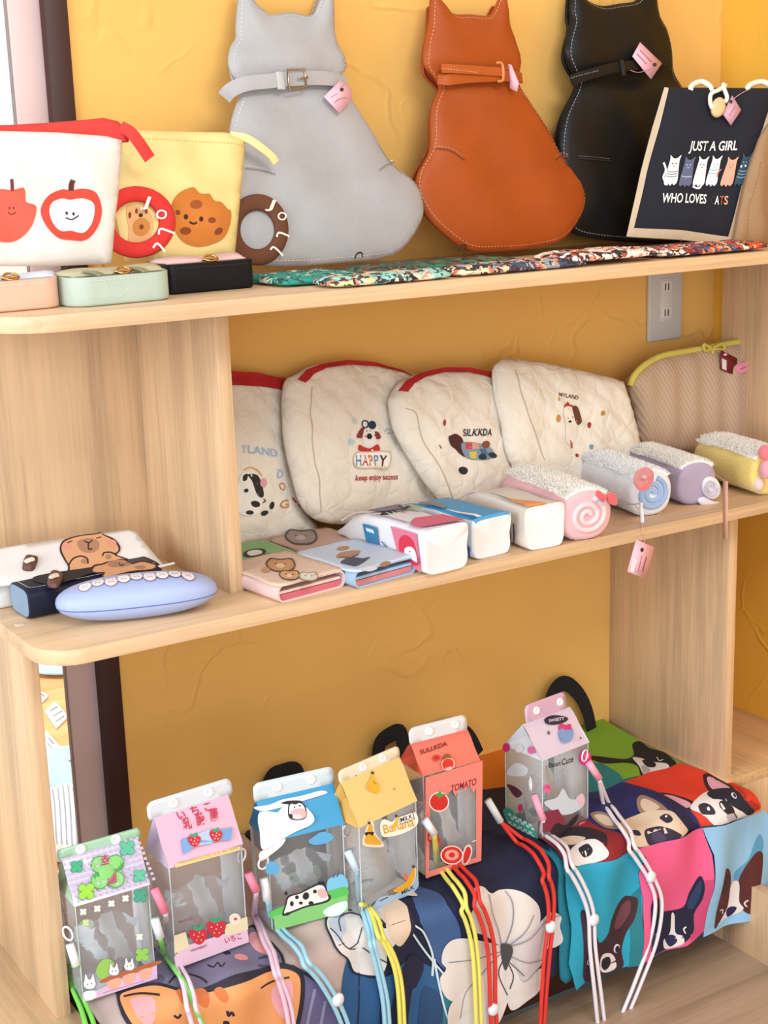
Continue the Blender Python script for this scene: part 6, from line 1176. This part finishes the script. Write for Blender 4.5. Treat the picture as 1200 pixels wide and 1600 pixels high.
# tomato
g5, gb, gl, F_, L_s, LD, SE, BK, P5, w5 = carton('clear carton bag with a salmon tomato print lid and white seal', (665,1372), (752,1345), 6.0, 14.4, 3.4, 2.2, '#f07a6c', '#e0604f', '#dfe2e6', snaps=(.34, .8), seal_over=.1, edge='#f0968a')
def tom(cx, cy, s): return [('E', '#f6d9d0', cx, cy, s*1.15, s*1.12), ('E', '#d3271f', cx, cy, s, s*.96), ('S', '#4f9a4a', [(cx-s*.6,cy-s*.8),(cx-s*.1,cy-s*1.0),(cx+s*.1,cy-s*1.25),(cx+s*.3,cy-s*.95),(cx+s*.8,cy-s*.8),(cx+s*.2,cy-s*.6),(cx,cy-s*.4),(cx-s*.2,cy-s*.65)])]
prints('lid_print', LD, gl, [('T', '#7a1c20', 'SULLKDA', (656,1180), (698,1166), 7, (-.2,-1))]+[('E', '#cf3a2a', 681, 1185, 6, 5), ('E', '#cf3a2a', 697, 1184, 6, 5), ('E', '#f2b5a5', 699, 1195, 11, 9), ('E', '#d3271f', 699, 1195, 9, 8), ('L', '#3f7a3a', 2, [(694,1188),(696,1180),(702,1186)]), ('E', '#b52a22', 681, 1185, 3, 2)], h0=.05, dh=.01, res=0)
prints('body_print', F_, gb, [('P', '#ee8478', [(665,1215),(754,1188),(754,1222),(746,1226),(740,1240),(734,1226),(726,1236),(718,1230),(712,1244),(706,1234),(690,1250),(672,1250),(670,1372),(665,1372)]), ('P', '#ee8478', [(744,1222),(754,1220),(752,1345),(744,1348)]), ('P', '#ee8478', [(666,1372),(668,1362),(700,1352),(752,1338),(752,1345)]),
    ('T', '#8f1c2a', 'TOMATO', (704,1238), (744,1226), 11, (.1,-1))]+tom(686, 1253, 14)+[('E', '#f6d9d0', 706, 1336, 18, 15), ('E', '#d3271f', 706, 1336, 16, 13), ('E', '#f0a090', 706, 1336, 11, 8.5), ('E', '#d3271f', 706, 1336, 5, 4), ('S', '#f6d9d0', [(722,1340),(726,1324),(734,1320),(738,1330),(732,1348),(724,1352)]), ('S', '#d3271f', [(724,1340),(728,1326),(733,1323),(736,1331),(731,1345),(725,1349)]), ('E', '#c9302a', 673, 1307, 5, 10), ('E', '#f0a090', 673, 1309, 2.4, 4), ('L', '#ffe9e4', 1.4, [(738,1315),(744,1313)])], h0=.03, dh=.01, res=0)
# pink dessert
g6, gb, gl, F_, L_s, LD, SE, BK, P6, w6 = carton('clear carton bag with a pale lilac dessert print lid, farthest right', (848,1314), (920,1282), 7.4, 11.8, 4.2, 2.6, '#dfd0e6', '#e6eaf2', '#d9b3d0', snaps=(.3, .8), seal_over=-.6)
prints('lid_print', LD, gl, [('S', '#33203c', [(850,1124),(862,1118),(878,1120),(886,1124),(880,1130),(864,1134),(852,1132)]), ('T', '#e9dcea', 'SWEETY', (856,1130), (880,1126), 5, (0,-1)), ('S', '#7f9fd0', [(872,1142),(892,1138),(894,1152),(888,1160),(876,1160)]), ('S', '#d63a7a', [(871,1140),(874,1132),(882,1134),(890,1132),(892,1140),(882,1144)]), ('E', '#6a7a5a', 856, 1146, 2, 3, -30), ('E', '#6a7a5a', 906, 1154, 1.4, 2)], h0=.05, dh=.01, res=0)
prints('body_print', F_, gb, [('T', '#26202c', 'Dessert', (858,1200), (876,1196), 8, (0,-1)), ('T', '#26202c', 'Cute', (878,1196), (896,1190), 10, (0,-1)), ('E', '#e02a84', 914, 1184, 10, 12), ('E', '#f06aa8', 917, 1181, 4, 5), ('E', '#e86aa8', 855, 1232, 6, 7), ('L', '#c02a74', 1.6, [(852,1232),(856,1228),(859,1233)]),
    ('S', '#d3dcec', [(850,1254),(870,1246),(880,1232),(890,1248),(906,1250),(908,1262),(890,1272),(870,1270)]), ('S', '#e8c6dc', [(900,1248),(910,1240),(914,1252),(908,1262)]), ('P', '#8a2a44', [(848,1270),(872,1264),(884,1284),(860,1300),(848,1300)]), ('S', '#2a1c26', [(860,1300),(870,1286),(884,1290),(894,1280),(904,1272),(900,1284),(886,1298),(870,1306)]), ('S', '#e66ab0', [(904,1296),(906,1286),(916,1284),(920,1292),(912,1300)]), ('L', '#b0307a', 1.5, [(909,1293),(913,1289),(916,1293)])], h0=.03, dh=.01, res=0)
prints('side_print', L_s, gb, [('E', '#e02a84', 791, 1168, 6, 7), ('E', '#f0eef2', 811, 1170, 6, 6), ('E', '#e86aa8', 830, 1172, 6, 6), ('S', '#e6ebf2', [(792,1206),(806,1192),(824,1200),(820,1212),(798,1212)]), ('S', '#3aa08a', [(786,1266),(798,1264),(812,1280),(832,1292),(840,1312),(820,1308),(796,1290)])]
    +[('P', '#bfe0da', [(794+8*i+(j % 2)*4, 1270+6*j+4*i), (799+8*i+(j % 2)*4, 1272+6*j+4*i), (799+8*i+(j % 2)*4, 1276+6*j+4*i), (794+8*i+(j % 2)*4, 1274+6*j+4*i)]) for i in range(5) for j in range(4)]+[('E', '#c02a74', 813, 1262, 4, 6), ('S', '#5a2a3c', [(792,1226),(806,1230),(816,1240),(806,1246)])], h0=.03, dh=.006, res=0)

# --- lanyards: each a wrap by its bag, twin cords over the totes and down the front
def near(P, x, y, z): return P(x, y, z)
lanyard('green and white lanyard hanging left of the clover bag', '#7fdc5a', '#eef2f4', [P(-.6, 1.0, 7.2), P(-.3, .2, 4.8)], [[(104,1510),(112,1550),(128,1590),(138,1625)], [(110,1512),(120,1550),(140,1592),(152,1625)]], ring=(P(-.55, 1.6, 8.2), (1, .4, 0), .8), wrap='#e9edf0')
lanyard('white and green lanyard between the clover and strawberry bags', '#ecdcee', '#f08ca8', [P(w_+.4, -.3, 11.6), P(w_+1.3, -.9, 8.6)], [[(262,1460),(278,1510),(300,1560),(318,1610),(326,1650)], [(258,1460),(270,1510),(288,1560),(302,1610),(308,1650)]], wrap='#ef86a0')
lanyard('green lanyard passing under the pale pink cord', '#8be06a', '#eef2f4', [P(w_+.1, -.5, 8.0), P(w_+.5, -.8, 5.6)], [[(252,1490),(280,1540),(312,1590),(330,1640)]], wrap='#dfe7ee')
lanyard('pale pink lanyard right of the strawberry bag', '#eeccdf', '#f2f2f6', [P2(w2+.3, -.4, 9.2), P2(w2+1.0, -.9, 6.8)], [[(396,1425),(418,1480),(440,1530),(456,1580),(462,1640)], [(392,1428),(412,1482),(434,1532),(448,1582),(454,1640)]], ring=(P2(w2+.1, .6, 11.2), (.5, -1, 0), .8), wrap='#ef86a0')
lanyard('pale blue lanyard left of the cow bag with a clear stopper', '#a3d5ea', '#f2f4f8', [P3(-.9, -.6, 7.8), P3(-.7, -.9, 5.0)], [[(424,1440),(462,1484),(500,1520),(524,1556),(540,1590),(556,1640)], [(418,1444),(456,1490),(492,1526),(516,1562),(532,1596),(546,1640)]], stopper=[(528,1562)], ring=(P3(-.7, -.2, 9.6), (.2, -1, 0), .75), wrap='#eaf1f6')
lanyard('pale blue lanyard between the cow and banana bags', '#a3d5ea', '#f2f4f8', [P3(w3+.1, -.5, 8.6), P3(w3+1.0, -1.2, 6.0)], [[(562,1410),(580,1460),(596,1520),(606,1570),(610,1640)], [(556,1412),(574,1462),(590,1522),(599,1572),(603,1640)]], ring=(P3(w3+.6, .6, 10.8), (.4, -1, 0), .8), wrap='#d4e6f2')
lanyard('yellow lanyard beside the pale blue one, below the banana bag', '#efe86e', '#f2f4f8', [P4(-1.2, -.4, 4.5), P4(-1.0, -.9, 2.4)], [[(562,1420),(590,1460),(612,1500),(622,1550),(626,1640)], [(568,1424),(598,1462),(619,1502),(629,1552),(633,1640)]])
lanyard('yellow twin cord lanyard right of the banana bag', '#efe86e', '#f2f4f8', [P4(w4+.5, -.8, 9.5), P4(w4+1.6, -1.4, 7.3)], [[(680,1345),(708,1385),(734,1430),(746,1490),(752,1600),(752,1640)], [(676,1352),(702,1392),(726,1436),(739,1494),(744,1600),(744,1640)]], wrap='#e9f0f6')
lanyard('red twin cord lanyard from the banana bag side, with a heart stopper', '#e0342c', '#f2f4f8', [P4(w4+1.2, -.7, 8.6), P4(w4+1.8, -1.0, 7.2)], [[(692,1335),(726,1376),(756,1420),(772,1480),(774,1570),(780,1640)], [(686,1340),(718,1382),(747,1428),(762,1486),(766,1570),(770,1640)]], stopper=[(771,1577)])
lanyard('red lanyard with white tip right of the tomato bag', '#e0342c', '#f2f4f8', [np.array(pick(762,1250,'Y',-21.5)), np.array(pick(782,1284,'Y',-22.5))], [[(806,1314),(846,1350),(864,1390),(864,1440),(858,1500),(850,1600),(850,1640)], [(798,1318),(836,1356),(854,1396),(857,1442),(850,1500),(844,1600),(842,1640)]], stopper=[(861,1448)], wrap='#f0f2f4')
lanyard('white lanyard with pink wrap hanging down the middle of the dog tote', '#f1e9f2', '#f2f4f8', [P6(-.4, 1.2, 6.6), P6(-.1, -.2, 3.2)], [[(846,1300),(880,1334),(906,1370),(926,1420),(930,1480),(940,1560),(950,1640)], [(840,1306),(872,1340),(898,1376),(918,1424),(922,1484),(930,1560),(938,1640)]], stopper=[(928,1437)], ring=(P6(-.5, 1.8, 8.0), (1, -.6, 0), .95), wrap='#f2a8c0')
lanyard('white lanyard with pink wrap right of the dessert bag, looping over the pink square', '#f1e9f2', '#f2f4f8', [P6(w6-.6, -.4, 9.2), P6(w6+1.0, -1.0, 6.4)], [[(944,1252),(976,1300),(1004,1340),(1022,1372),(1034,1410),(1026,1470),(1000,1540),(976,1600),(968,1640)], [(936,1256),(968,1306),(996,1346),(1014,1376),(1024,1412),(1015,1470),(990,1540),(966,1600),(958,1640)]], stopper=[(1017,1370)], ring=(P6(w6-1.4, -.5, 10.4), (.4, -1, 0), .8), wrap='#f2a8c0')
SC.cycles.transparent_max_bounces = 24
